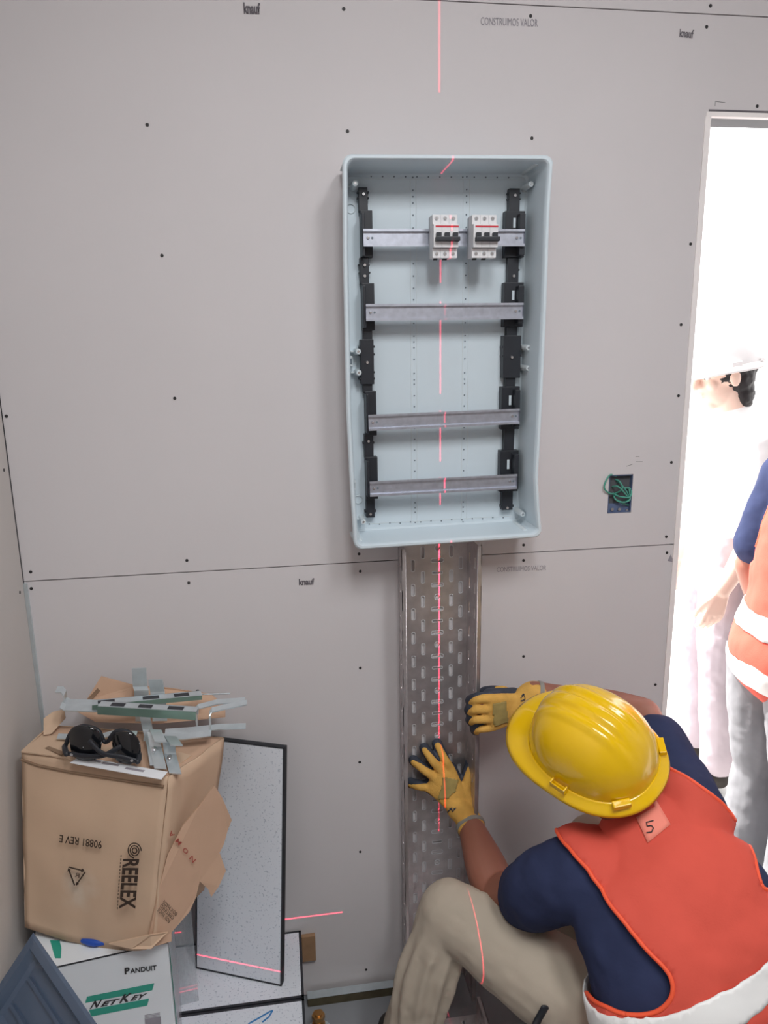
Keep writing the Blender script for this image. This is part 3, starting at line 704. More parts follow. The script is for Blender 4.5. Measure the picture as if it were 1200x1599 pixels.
# torn flaps at the back
def flap(name, pts, m, n=None, th=.0035):
    bm = NB(); sheet(bm, [aty(x, y, Y) for x, y, Y in pts], th, n or (0, -1, .2)); return obj(name, bm, m, bx)
flap('torn_flap', [(118, 1110, -.10), (135, 1093, -.065), (158, 1056, -.05), (212, 1071, -.05), (262, 1074, -.055), (330, 1084, -.06), (352, 1104, -.07), (352, 1120, -.10), (250, 1130, -.14), (150, 1128, -.12)], K['cardin'])
flap('torn_flap', [(68, 1122, -.135), (82, 1112, -.12), (100, 1108, -.11), (102, 1122, -.13), (80, 1146, -.165), (68, 1148, -.17)], K['card'])
flap('torn_flap', [(134, 1094, -.068), (152, 1075, -.06), (156, 1079, -.06), (140, 1098, -.07)], K['cardedge'])
# big crumpled right flap
YF = -.33
fp = [(262, 1335, -.375), (285, 1290, -.36), (312, 1258, -.345), (335, 1226, -.33), (348, 1248, -.325), (362, 1281, -.32), (356, 1296, -.32), (350, 1318, -.325), (343, 1332, -.33), (353, 1360, -.33), (342, 1384, -.335), (330, 1401, -.338), (325, 1388, -.34), (312, 1376, -.345), (306, 1402, -.35), (296, 1424, -.36), (268, 1456, -.38), (268, 1470, -.385), (228, 1482, -.41), (236, 1440, -.405), (248, 1390, -.39)]
fo = flap('crumpled_flap', fp, K['cardin'], n=(.15, -1, .15))
flap('torn_flap', [(170, 1474, -.402), (235, 1460, -.413), (262, 1456, -.40), (236, 1482, -.418), (205, 1482, -.412)], K['card'])
# carton print (the box stands upside down)
def letf(txt, p0, p1, ptop, m, par=bx, f=onf, nm='printed_lettering', **k):
    a, b, c = f(*p0), f(*p1), f(*ptop); xd = (b-a); yd = (c-a)
    return lettering(nm, txt, a, xd, yd, xd.length, yd.length, m, par, lift=.0015, **k)
letf('90881 REV E', (166, 1310), (100, 1300), (165, 1322), K['cardink'], bold=.015)
letf('REELEX', (197, 1338), (190, 1416), (221, 1339), K['cardink'], bold=.03)
for k in range(3): pass
bm = NB()
C = onf(214, 1326, .003)
xd = (onf(226, 1327)-onf(202, 1325)).normalized(); yd = fn_n.cross(xd).normalized()
def arc(bm, c, r, a0, a1, th, n=16):
    P = [c+xd*r*math.cos(a0+(a1-a0)*k/n)+yd*r*math.sin(a0+(a1-a0)*k/n) for k in range(n+1)]
    for a, b in zip(P, P[1:]): cyl(bm, a, b, th, n=5)
for r in (.005, .0095, .014): arc(bm, C, r, 0, 2*math.pi if r < .01 else 4.6, .0011)
obj('round_emblem', bm, K['cardink'], bx)
bm = NB()
tri = [(112, 1350), (140, 1357), (123, 1381)]
T3 = [onf(*q, .002) for q in tri]; cc = sum(T3, Vector())/3
for i in range(3):
    a, b = T3[i], T3[(i+1) % 3]
    cyl(bm, a.lerp(b, .06), a.lerp(b, .80), .0013, n=6); cyl(bm, a.lerp(b, .80), a.lerp(b, .93), .0034, .0004, n=6)
obj('recycling_mark', bm, K['cardink'], bx)
letf('R', (129, 1368), (122, 1366), (129.5, 1361), K['cardink'])
bm = NB(); P = [(196, 1333), (189, 1420)]
for k in range(16): a = Vector(P[0]).lerp(Vector(P[1]), k/16); b = Vector(P[0]).lerp(Vector(P[1]), (k+.55)/16); cyl(bm, onf(a.x-3, a.y, .0005), onf(b.x-3, b.y, .0005), .0008, n=5)
obj('small_print', bm, K['cardink'], bx)
# chalky scuff rubbed into the front panel (a stain with its own ragged shape)
cm = K['card'].copy(); cm.name = 'scuffed_cardboard'; nt = cm.node_tree; bs = nt.nodes['Principled BSDF']
old = bs.inputs['Base Color'].links[0].from_socket
tcn = nt.nodes.new('ShaderNodeTexCoord'); sub = nt.nodes.new('ShaderNodeVectorMath'); sub.operation = 'DISTANCE'
sub.inputs[1].default_value = onf(122, 1394)-Vector(bx.location)
nz = nt.nodes.new('ShaderNodeTexNoise'); nz.inputs['Scale'].default_value = 28; nz.inputs['Detail'].default_value = 6
mr = nt.nodes.new('ShaderNodeMapRange'); mr.inputs[1].default_value = .075; mr.inputs[2].default_value = .0
ml = nt.nodes.new('ShaderNodeMath'); ml.operation = 'MULTIPLY'
st = nt.nodes.new('ShaderNodeMapRange'); st.inputs[1].default_value = .16; st.inputs[2].default_value = .42; st.inputs[4].default_value = .55
mx = nt.nodes.new('ShaderNodeMixRGB'); mx.inputs[2].default_value = lin('#d9cdbd')
nt.links.new(tcn.outputs['Object'], sub.inputs[0]); nt.links.new(tcn.outputs['Object'], nz.inputs['Vector'])
nt.links.new(sub.outputs['Value'], mr.inputs[0]); nt.links.new(mr.outputs[0], ml.inputs[0]); nt.links.new(nz.outputs['Fac'], ml.inputs[1])
nt.links.new(ml.outputs[0], st.inputs[0]); nt.links.new(st.outputs[0], mx.inputs[0]); nt.links.new(old, mx.inputs[1]); nt.links.new(mx.outputs[0], bs.inputs['Base Color'])
fr.data.materials[0] = cm
bm = NB(); sheet(bm, [atz(*q, ZBX+.0055) for q in ((70, 1168), (76, 1165), (103, 1175), (96, 1179))], .0006, (0, 0, 1)); obj('tape_strip', bm, K['cardedge'], bx)
# flap print
fpts = [aty(x, y, Y) for x, y, Y in fp]; fc = sum(fpts, Vector())/len(fpts)
fnrm = (fpts[5]-fpts[0]).cross(fpts[18]-fpts[0]).normalized()
if fnrm.y > 0: fnrm = -fnrm
def onfl(px, py, off=.0015):
    d = ray(px, py); return aty(px, py, float(np.interp(px, [236, 262, 312, 362], [-.41, -.382, -.352, -.328]))-off)
for ch, (x, y) in zip('NOMA', ((303, 1340), (292, 1327), (281, 1313), (270, 1301))):
    letf(ch, (x+3, y+2), (x-3, y-5), (x-2, y+7), K['cardred'], f=onfl, bold=.02)
for k, (a, b) in enumerate((((248, 1416), (266, 1436)), ((252, 1410), (272, 1431)), ((256, 1404), (277, 1425)))):
    letf('CERTIFIED' if k == 1 else 'BOX MADE', b, a, (b[0]-3, b[1]+5), K['cardink'], f=onfl)

# ================================================================== THINGS ON THE BOX
ZTOP = ZBX+.007
bm = NB(); pc = [(109, 1191), (124, 1181), (262, 1205), (252, 1217)]
sheet(bm, [atz(*q, ZTOP+.0012) for q in pc], .0008, (0, 0, 1)); pa = recenter(obj('paper_slip', bm, K['paper'])); tag(pa, 'white printed paper slip under the black glasses on the brown box', 'paper')
for a, b in (((134, 1185), (158, 1189)), ((160, 1191), (186, 1195)), ((186, 1189), (205, 1193)), ((196, 1199), (225, 1204))):
    bm = NB(); p, q = atz(*a, ZTOP+.0018), atz(*b, ZTOP+.0018); d = (q-p).normalized().cross(Vector((0, 0, 1)))*.003
    sheet(bm, [p-d, q-d, q+d, p+d], .0004, (0, 0, 1)); obj('printed_line', bm, K['ink'], pa)
# glasses
gl = thing('safety_glasses', 'black wraparound safety glasses lying on the brown box', 'glasses', atz(160, 1185, ZTOP))
def lens(cpx, w_, h_, tilt):
    c = aty(*cpx[:2], cpx[2]); bm = NB(); n, m_ = 14, 10; V = []
    for j in range(m_+1):
        row = []
        for i in range(n+1):
            u, v = i/n*2-1, j/m_*2-1
            k = math.sqrt(max(0, 1-abs(u)**2.6)); x = u*w_; z = (v*(h_*k)) if v > 0 else v*h_*(.62+.38*k)*min(1, k*1.6)
            row.append(bm.verts.new(c+Vector((math.cos(tilt)*x, math.sin(tilt)*x+.018*u*u*.7+.2*z, z))))
        V.append(row)
    for j in range(m_):
        for i in range(n): bm.faces.new((V[j][i], V[j][i+1], V[j+1][i+1], V[j+1][i]))
    o = obj('lens', bm, K['lens'], gl, smooth=True); s = o.modifiers.new('s', 'SOLIDIFY'); s.thickness = .003; return c
GY = -.268
lens((131, 1161, -.288), .036, .034, -.30); lens((195, 1168, -.316), .030, .031, -.30)
def g(px, py, Y): return aty(px, py, Y)
bm = NB(); limb(bm, [g(158, 1152, -.272), g(165, 1159, -.276), g(174, 1153, -.280)], [.0045, .004, .0045]); obj('nose_bridge', bm, K['blackpl'], gl, smooth=True)
bm = NB(); limb(bm, [g(102, 1165, -.25), g(112, 1143, -.252), g(130, 1134, -.258), (g(152, 1140, -.27)), g(160, 1153, -.274)], [.0045]*5); limb(bm, [g(172, 1152, -.28), g(182, 1142, -.285), g(200, 1143, -.29), g(214, 1158, -.297), g(217, 1180, -.30)], [.0045]*5); obj('frame', bm, K['blackpl'], gl, smooth=True)
bm = NB(); limb(bm, [g(103, 1176, -.285), g(128, 1180, -.30), g(160, 1180, -.315), g(188, 1166, -.312)], [(.0050, .003)]*4); obj('temple', bm, K['blackpl'], gl, smooth=True)
bm = NB(); limb(bm, [g(216, 1189, -.335), g(190, 1182, -.33), g(160, 1176, -.322), g(140, 1158, -.305)], [(.0050, .003)]*4); obj('temple', bm, K['blackpl'], gl, smooth=True)
bm = NB(); limb(bm, [g(101, 1166, -.255), g(102, 1172, -.275), g(104, 1177, -.287)], [.0055]*3); obj('hinge', bm, K['blackpl'], gl, smooth=True); bm = NB(); limb(bm, [g(217, 1178, -.305), g(217, 1184, -.325), g(215, 1189, -.336)], [.0055]*3); obj('hinge', bm, K['blackpl'], gl, smooth=True)
for q in ((112, 1178, -.302), (206, 1187, -.345)):
    bm = NB(); p = g(*q); cyl(bm, p, p-Vector((0, .002, 0)), .003, n=10); obj('hinge_emblem', bm, K['chrome'], gl)

# zinc brackets ------------------------------------------------------
BG = 'zinc brackets piled on the brown box'
def strip(bm, P, wv, th=.002):
    """bent flat strip: P list of (centre point), wv width vector"""
    wv = Vector(wv); V = []
    for i, p in enumerate(P):
        t_ = (P[min(i+1, len(P)-1)]-P[max(i-1, 0)]).normalized(); n = t_.cross(wv).normalized()
        V.append([bm.verts.new(p+a+b) for a, b in ((-wv/2, n*th/2), (wv/2, n*th/2), (wv/2, -n*th/2), (-wv/2, -n*th/2))])
    for a, b in zip(V, V[1:]):
        for k in range(4): bm.faces.new((a[k], a[(k+1) % 4], b[(k+1) % 4], b[k]))
    bm.faces.new(V[0][::-1]); bm.faces.new(V[-1]); return bm
def T(px, py, Y): return aty(px, py, Y)
def bracket(label, P, wv, bolts=(), th=.0025, extra=None):
    bm = NB(); strip(bm, P, wv, th)
    t = thing('mounting_bracket', label, 'bracket', Vector((sum(p.x for p in P)/len(P), sum(p.y for p in P)/len(P), min(p.z for p in P))), BG)
    obj('plate', bm, K['zinc'], t)
    if extra: extra(t)
    for q in bolts:
        p = T(*q); bm = NB(); cyl(bm, p+Vector((0, .004, 0)), p-Vector((0, .004, 0)), .0052, n=6); cyl(bm, p, p-Vector((0, .010, .002)), .0026, n=8); obj('bolt', bm, K['chrome'], t)
    return t
W24 = Vector((.031, -.004, 0))
bracket('tallest upright bent zinc plate at the back of the bracket pile', [T(217, 1043, -.11), T(219, 1072, -.115), T(221, 1078, -.125), T(222, 1100, -.13), T(223, 1126, -.135)], W24)
bracket('shorter upright zinc plate just right of the tallest one', [T(243, 1061, -.12), T(246, 1080, -.125), T(249, 1100, -.135), T(250, 1126, -.15)], W24)
def chan(label, p0, p1, hh, dd, slots, base, slope=0):
    """slotted channel: top web seen edge-on with dark slots, and a front web"""
    t = thing('slotted_channel', label, 'channel', (p0+p1)/2-Vector((0, 0, hh)), BG)
    ax = (p1-p0); L = ax.length; ax.normalize(); up = Vector((0, 0, 1)); bk_ = up.cross(ax).normalized(); up = ax.cross(bk_).normalized()
    Mx = Matrix((ax, bk_, up)).transposed().to_4x4(); Mx.translation = p0
    bm = NB(); box(bm, (0, 0, -.0018), (L, dd, 0), M=Mx); box(bm, (0, dd-.0018, -hh), (L, dd, 0), M=Mx); obj('profile', bm, K['zinc'], t)
    bm = NB(); box(bm, (0, -.0004, -hh), (L, .0016, 0), M=Mx); obj('front_web', bm, K['zincreflection'], t)  # green of the web is a reflection put into its colour
    for a, b in slots:
        bm = NB(); box(bm, (a*L, dd*.22, -.0004), (b*L, dd*.78, .0006), M=Mx); obj('slot', bm, K['blackpl'], t)
    return t
chan('front slotted zinc channel lying across the bracket pile', T(152, 1103, -.225), T(306, 1112, -.255), .018, .024, ((.12, .26), (.40, .54), (.70, .86)), 0)
chan('rear slotted zinc channel rising to the right across the pile', T(144, 1103, -.20)+Vector((0, 0, .002)), T(316, 1086, -.15), .010, .026, ((.05, .2), (.45, .6), (.74, .88)), 0)
HV = Vector((0, .020, .004))
bracket('long zinc strip with an S-shaped hook at its left end', [T(88, 1077, -.14), T(97, 1077, -.14), T(101, 1082, -.145), T(102, 1094, -.15), T(110, 1097, -.155), T(150, 1098, -.165), T(200, 1102, -.175)], HV)
bracket('long zinc strip under the hooked one, leftmost on the pile', [T(95, 1101, -.17), T(102, 1105, -.175), T(150, 1107, -.19), T(190, 1105, -.20)], HV)
bracket('upper zinc strip with a downturned leg at the right of the pile', [T(308, 1134, -.20), T(306, 1108, -.19), T(309, 1104, -.185), T(340, 1096, -.17), T(383, 1093, -.16)], Vector((.0, .014, .004)), th=.003)
bracket('zinc strip with a downturned leg, second at the right of the pile', [T(329, 1145, -.225), T(328, 1114, -.215), T(331, 1109, -.21), T(352, 1104, -.20), T(386, 1097, -.19)], Vector((.0, .014, .004)), th=.003)
bracket('lower long zinc strip reaching past the right edge of the box', [T(258, 1143, -.225), T(300, 1140, -.22), T(345, 1135, -.215), T(384, 1134, -.21)], Vector((.0, .016, .004)))
bracket('lowest zinc strip lying across the box behind the clips', [T(225, 1152, -.25), T(290, 1150, -.245), T(330, 1145, -.24)], Vector((0, .018, .004)))
bracket('zinc strip behind the black glasses, left on the box top', [T(90, 1150, -.185), T(150, 1152, -.20), T(176, 1145, -.21), T(214, 1146, -.22)], Vector((0, .016, .003)))
bracket('zinc strip standing in the middle under the slotted channels', [T(226, 1118, -.20), T(231, 1140, -.23), T(238, 1166, -.28), T(243, 1196, -.335)], Vector((.022, -.006, .0)))
bracket('left zinc clip with a bolt in front of the pile', [T(251, 1159, -.325), T(243, 1140, -.275), T(240, 1143, -.272), T(243, 1166, -.296), T(251, 1201, -.345)], Vector((.024, -.006, 0)), [(241, 1170, -.305)])
bracket('right zinc clip with a bolt at the front of the pile', [T(276, 1164, -.33), T(266, 1150, -.285), T(263, 1153, -.283), T(266, 1178, -.308), T(274, 1208, -.358)], Vector((.024, -.006, 0)), [(265, 1183, -.318)])
p = T(308, 1077, -.1); bm = NB(); limb(bm, [T(309, 1084, -.11), T(330, 1084, -.11), T(359, 1083, -.10)], [.0018]*3); tag(recenter(obj('metal_rod', bm, K['zinc'], smooth=True)), 'thin zinc rod sticking out at the back right of the pile', 'rod')
q = T(309, 1084, -.11); bm = NB(); cyl(bm, q, q+Vector((0, 0, .010)), .0035); 
tag(recenter(obj('rod_cap', bm, K['blackpl'])), 'tiny black cap at the left end of the thin rod', 'cap')

# ================================================================== SMOKY DOOR
C0 = aty(52, 1456, -.47); vv = (C0-EYE).length; z0 = (C0-EYE).dot(_f)
E2 = EYE+ray(152, 1600)*(z0-.14)
E1 = min((EYE+ray(2, 1532)*(z0+k*.002) for k in range(-60, 120)), key=lambda q: abs((q-C0).normalized().dot((E2-C0).normalized())))
a2 = (E2-C0).normalized(); a1 = (E1-C0); a1 = (a1-a2*a1.dot(a2)).normalized(); nd = a1.cross(a2).normalized()
if nd.dot(EYE-C0) < 0: nd = -nd
MD = Matrix((a1, a2, nd)).transposed().to_4x4(); MD.translation = C0
ez = Vector((0, 0, 1))
Ls = min(.30, (XL+.004-C0.x)/a1.x if a1.x < -1e-4 else .3)
L2 = (C0.z+a1.z*Ls*(1 if a1.z < 0 else 0)-ZT-.006)/-a2.z
dr = thing('cover_door', 'smoky transparent plastic enclosure door leaning in the left corner by the cartons', 'panel door', C0+a1*Ls*.5+a2*L2*.5-Vector((0, 0, .2)))
bm = NB(); A, B = Ls, L2
prof = [(0, 0), (.004, .004), (.018, .004), (.026, -.012), (.034, -.016)]
V = []
for ins, h in prof: V.append([bm.verts.new(MD @ Vector((x, y, h))) for x, y in ((ins, ins), (A-min(ins, A*.3), ins), (A-min(ins, A*.3), B-ins), (ins, B-ins))])
for a, b in zip(V, V[1:]):
    for k in range(4): bm.faces.new((a[k], a[(k+1) % 4], b[(k+1) % 4], b[k]))
bm.faces.new(V[-1]); o = obj('pane', bm, K['smoke'], dr); s = o.modifiers.new('s', 'SOLIDIFY'); s.thickness = .003
bm = NB()
for k in (.35, .65): box(bm, (A*k-.003, .04, -.016), (A*k+.003, B-.04, -.010), M=MD)
obj('stiffening_rib', bm, K['smoke'], dr)

# ================================================================== PEOPLE
def V3(*a): return Vector(a)
def head_shapes(bm, c, g, u):
    """skull, jaw, nose, brow, ears; c = centre of the head, g = facing direction, u = up"""
    g, u = Vector(g).normalized(), Vector(u).normalized(); l = u.cross(g).normalized(); Mx = Matrix((g, l, u)).transposed()
    ball(bm, c+u*.025-g*.008, (.098, .077, .093), Mx); ball(bm, c-u*.045+g*.022, (.066, .058, .066), Mx)
    ball(bm, c-u*.092+g*.050, (.026, .030, .024), Mx)
    limb(bm, [c+u*.022+g*.086, c-u*.005+g*.099, c-u*.026+g*.106], [.007, .011, .014]); ball(bm, c-u*.026+g*.092, (.012, .019, .009), Mx)
    for s in (1, -1):
        ball(bm, c+l*s*.078-u*.008-g*.006, (.019, .008, .031), Mx)
        ball(bm, c+l*s*.032+u*.028+g*.076, (.014, .026, .008), Mx); ball(bm, c+l*s*.040-u*.022+g*.062, (.018, .020, .018), Mx)
    ball(bm, c-u*.055+g*.084, (.012, .024, .0065), Mx); ball(bm, c-u*.067+g*.081, (.012, .021, .007), Mx)
def face_parts(root, c, g, u):
    g, u = Vector(g).normalized(), Vector(u).normalized(); l = u.cross(g).normalized(); Mx = Matrix((g, l, u)).transposed()
    for s in (1, -1):
        bm = NB(); ball(bm, c+l*s*.033+u*.004+g*.074, (.011, .013, .0075), Mx); obj('eye', bm, K['paper'], root, smooth=True)
        bm = NB(); ball(bm, c+l*s*.033+u*.004+g*.0815, (.005, .006, .006), Mx); obj('iris', bm, K['blackpl'], root, smooth=True)
        bm = NB(); limb(bm, [c+l*s*.016+u*.026+g*.088, c+l*s*.036+u*.031+g*.083, c+l*s*.052+u*.024+g*.070], [.003, .0035, .002]); obj('eyebrow', bm, K['hair'], root, smooth=True)
def hand_chains(w, d, n, t):
    """relaxed hand: wrist w, direction d, back-of-hand normal n, thumb side t -> finger chains"""
    d, n, t = Vector(d).normalized(), Vector(n).normalized(), Vector(t).normalized(); F = []
    for off, ln in ((.030, .070), (.010, .078), (-.010, .072), (-.029, .056)):
        k = w+d*.088+t*off; F.append([w+d*.02+t*off*.6, k, k+d*ln*.5-n*.010, k+d*ln*.85-n*.035])
    F.append([w+d*.02+t*.02, w+d*.05+t*.042-n*.008, w+d*.085+t*.052-n*.020, w+d*.105+t*.050-n*.030]); return F
def hand_shapes(bm, F, r=.0088, palm=.014):
    for i, f in enumerate(F):
        k = 1.12 if i == 4 else (1 if i < 3 else .88)
        limb(bm, f, [palm*.95 if j <= 0 else (r*1.12*k if j == 1 else r*k*(1-.07*(j-1))) for j in range(len(f))], n=12, sub=4)
    if len(F) > 3:
        for a, b in ((0, 1), (1, 2), (2, 3)):
            for s in (.33, .66):
                limb(bm, [F[a][0].lerp(F[b][0], s), F[a][1].lerp(F[b][1], s)], [palm*.95, palm*.72], n=12)
        limb(bm, [F[4][0], F[4][1]], [palm, palm*.85], n=12); limb(bm, [F[0][0].lerp(F[0][1], .3), F[4][1]], [palm*.8, palm*.7], n=12)
def person(label, J, loc, mats, group=None, hair_on=True):
    p = thing('person', label, 'person', loc, group)
    # body: one continuous surface
    bm = NB(); head_shapes(bm, J['head'], J['g'], J['u'])
    limb(bm, [J['neck']-Vector((0, 0, .03)), J['neck'], J['head']-Vector(J['u']).normalized()*.06-Vector(J['g']).normalized()*.012], [.066, .056, .056])
    S_ = J['spine']; limb(bm, [s[0] for s in S_], [(s[1]*.9, s[2]*.9) for s in S_], ref=J['side'], n=24)
    for a in ('L', 'R'):
        sh, el, wr = J['sh'+a], J['el'+a], J['wr'+a]; r = J.get('armr', 1)
        limb(bm, [sh, sh.lerp(el, .5), el], [.052*r, .046*r, .040*r]); limb(bm, [el, el.lerp(wr, .35), el.lerp(wr, .75), wr], [.041*r, .042*r, .032*r, (.030*r, .024*r)])
        limb(bm, [S_[-2][0].lerp(sh, .3), sh], [.06, .055])
        hand_shapes(bm, J['hand'+a])
        hp, kn, an = J['hip'+a], J['kn'+a], J['an'+a]
        limb(bm, [hp, hp.lerp(kn, .5), kn], [.082, .072, .054]); limb(bm, [kn, kn.lerp(an, .35), kn.lerp(an, .8), an], [.053, .054, .038, .036]); limb(bm, [an, J['toe'+a]], [.036, .026])
    me = organic(bm, .0045, 3); link('body', me, mats['skin'], p, smooth=True)
    face_parts(p, J['head'], J['g'], J['u'])
    # trousers
    bm = NB(); limb(bm, [s[0] for s in S_[:2]], [(s[1]*1.02, s[2]*1.02) for s in S_[:2]], ref=J['side'], n=24)
    for a in ('L', 'R'):
        hp, kn, an = J['hip'+a], J['kn'+a], J['an'+a]; k = J.get('legr', 1)
        limb(bm, [hp, hp.lerp(kn, .5), hp.lerp(kn, .85), kn], [.112*k, .098*k, .082*k, .072*k]); limb(bm, [kn, kn.lerp(an, .4), kn.lerp(an, .9)], [.072*k, .071*k, .066*k])
    for f in J.get('folds', []): limb(bm, f[0], f[1])
    me = organic(bm, .006, 3, J.get('wr', .012), .075); link('trousers', me, mats['legs'], p, smooth=True)
    for a in ('L', 'R'):
        an, to = J['an'+a], J['toe'+a]; bm = NB()
        limb(bm, [Vector((an.x, an.y, .052)), an.lerp(to, .5)*1.0, to], [(.042, .050), (.044, .045), (.040, .032)]); limb(bm, [Vector((an.x, an.y, .06)), Vector((an.x, an.y, .12))], [.045, .045])
        for v in bm.verts: v.co.z = max(v.co.z, .002)
        link('shoe', organic(bm, .006, 3), K['shoe'], p, smooth=True)
    # shirt
    bm = NB(); limb(bm, [s[0] for s in S_], [(s[1], s[2]) for s in S_], ref=J['side'], n=28)
    for a in ('L', 'R'):
        sh, el = J['sh'+a], J['el'+a]; sl = J.get('slv', (.085, .078, .074)); ends = J.get('slv'+a) or [sh, sh.lerp(el, .4), sh.lerp(el, .75)]
        limb(bm, [S_[-2][0].lerp(sh, .25), sh.lerp(S_[-2][0], .12)], [.085, .085]); limb(bm, ends, sl)
    shirt = organic(bm, .008, 6, J.get('wrs', .010), .075)
    link('t_shirt', shirt, mats['shirt'], p, smooth=True)
    if hair_on:
        g, u = Vector(J['g']).normalized(), Vector(J['u']).normalized(); l = u.cross(g); Mx = Matrix((g, l, u)).transposed(); c = J['head']
        bm = NB(); ball(bm, c+u*.030-g*.016, (.100, .083, .096), Mx); ball(bm, c-u*.012-g*.040, (.062, .077, .080), Mx); ball(bm, c-u*.070-g*.050, (.050, .066, .075), Mx)
        me = organic(bm, .006, 2, .012, .02)
        bm = NB(); bm.from_mesh(me); b = [v for v in bm.verts if (v.co-c).dot(g) > .048-(.5*max(0, -(v.co-c).dot(u)-.0)) and (v.co-c).dot(u) < .075]
        bmesh.ops.delete(bm, geom=b, context='VERTS'); o = obj('hair', bm, K['hair'], p, smooth=True); s = o.modifiers.new('s', 'SOLIDIFY'); s.thickness = .006
    return p, shirt
def cover(p, name, src, m, off, keep, th=.003, smooth=True, root=None, noise_amp=0):
    """garment layer that follows another garment: faces kept by a test, pushed outwards"""
    bm = NB(); bm.from_mesh(src)
    base = Vector(p.location)
    bm.normal_update()
    kill = [f for f in bm.faces if not keep(f.calc_center_median()+base, f.normal)]
    bmesh.ops.delete(bm, geom=kill, context='FACES')
    bmesh.ops.delete(bm, geom=[v for v in bm.verts if not v.link_faces], context='VERTS')
    for _ in range(10):
        bd = [v for v in bm.verts if any(e.is_boundary for e in v.link_edges)]
        mv = {}
        for v in bd:
            nb = [e.other_vert(v).co for e in v.link_edges if e.is_boundary]
            if len(nb) == 2: mv[v] = (nb[0]+nb[1])/2*.6+v.co*.4
        for v, c in mv.items(): v.co = c
    bm.normal_update()
    for v in bm.verts: v.co += v.normal*(off+noise_amp*noise.noise((v.co+base)*16))
    me = bpy.data.meshes.new(name); bm.to_mesh(me); bm.free()
    o = link(name, me, m, p, smooth, world=False); s = o.modifiers.new('s', 'SOLIDIFY'); s.thickness = th; s.offset = 0; return o
def inpoly(x, y, P):
    c = False
    for i in range(len(P)):
        (x1, y1), (x2, y2) = P[i], P[i-1]
        if (y1 > y) != (y2 > y) and x < (x2-x1)*(y-y1)/(y2-y1)+x1: c = not c
    return c

# ---- the crouching installer
A = aty
lhF = [[A(727, 1262, -.070), A(706, 1206, -.048), A(694, 1184, -.046), A(684, 1164, -.020)],
       [A(719, 1258, -.072), A(692, 1208, -.050), A(676, 1188, -.048), A(664, 1171, -.020)],
       [A(711, 1256, -.070), A(680, 1216, -.048), A(662, 1202, -.046), A(647, 1190, -.020)],
       [A(704, 1256, -.066), A(672, 1232, -.044), A(656, 1229, -.040), A(642, 1225, -.018)],
       [A(733, 1258, -.068), A(728, 1236, -.058), A(732, 1212, -.050), A(737, 1192, -.024)]]
rhF = [[A(806, 1092, -.124), A(768, 1091, -.142), A(748, 1092, -.146), A(737, 1096, -.126), A(738, 1098, -.102)],
       [A(806, 1100, -.126), A(765, 1106, -.144), A(745, 1108, -.148), A(735, 1111, -.127), A(736, 1113, -.102)],
       [A(806, 1108, -.126), A(767, 1121, -.142), A(747, 1123, -.146), A(737, 1126, -.126), A(738, 1128, -.102)],
       [A(806, 1116, -.122), A(772, 1134, -.136), A(753, 1138, -.139), A(744, 1141, -.122), A(745, 1143, -.10)],
       [A(806, 1090, -.116), A(785, 1080, -.100), A(770, 1080, -.090), A(758, 1082, -.080)]]
wrL, elL = A(733, 1284, -.088), A(778, 1402, -.275)
wrR, elR = A(832, 1086, -.125), V3(.835, -.175, .845)
HU, HG = Vector((-.25, -.40, .88)).normalized(), Vector((-.5, .81, .29))
HG = (HG-HU*HG.dot(HU)).normalized(); HG = Matrix.Rotation(math.radians(8), 3, HU) @ HG
HC = A(926, 1171, -.415)
side = Vector((.92, .08, .33))
J1 = dict(head=HC-HU*.018-HG*.005, g=HG, u=HU, neck=V3(.685, -.475, .785), side=side,
    spine=[(V3(.70, -.66, .27), .175, .125), (V3(.715, -.675, .43), .175, .120), (V3(.722, -.625, .57), .192, .122), (V3(.712, -.545, .69), .190, .110), (V3(.695, -.485, .765), .085, .070)],
    shL=V3(.560, -.475, .685), elL=elL, wrL=wrL, handL=lhF, shR=V3(.800, -.440, .775), elR=elR, wrR=wrR, handR=rhF,
    hipL=V3(.665, -.565, .355), knL=V3(.338, -.285, .470), anL=V3(.215, -.30, .075), toeL=V3(.215, -.165, .034),
    hipR=V3(.80, -.60, .29), knR=A(928, 1318, -.235), anR=V3(.64, -.27, .075), toeR=V3(.625, -.12, .034),
    slvL=[V3(.575, -.480, .690), A(850, 1385, -.42), A(826, 1402, -.365)], slvR=[V3(.800,-.440,.775), V3(.815,-.35,.80), V3(.83,-.265,.825)], slv=(.084, .078, .070), armr=1.2, legr=.95, wr=.010, wrs=.014, folds=[])
def fold(J, a, b, prof, rr):
    """a cloth fold lying along a leg: prof = (t along the leg, angle round it)"""
    P0, P1 = J[a], J[b]; ax = (P1-P0).normalized(); e = (EYE-P0); e = (e-ax*e.dot(ax)).normalized(); f = ax.cross(e); out = []
    for t, an, r in prof: c = P0.lerp(P1, t); out.append(c+(e*math.cos(an)+f*math.sin(an))*r)
    J['folds'].append((out, rr))
for a0 in (-1.15, -.62, -.10, .45, 1.0):
    fold(J1, 'knL', 'anL', [(.06, a0, .064), (.26, a0+.16, .068), (.50, a0+.05, .067), (.72, a0-.2, .064)], [.004, .0088, .0085, .003])
for a0 in (-.9, -.35, .25, .8):
    fold(J1, 'knL', 'hipL', [(.04, a0, .064), (.20, a0*.8+.1, .072), (.42, a0*.6+.25, .079), (.60, a0*.5+.45, .080)], [.004, .0095, .0085, .003])
for k in range(4):
    fold(J1, 'knL', 'hipL', [(.16+k*.055, -1.9, .068), (.13+k*.06, -1.3, .070), (.10+k*.09, -.7, .070)], [.004, .009, .003])
p1, sh1 = person('crouching person in yellow hard hat and orange vest, gloved hands on the cable tray', J1, (.62, -.42, 0), dict(skin=K['skin'], legs=K['beige'], shirt=K['navy']))
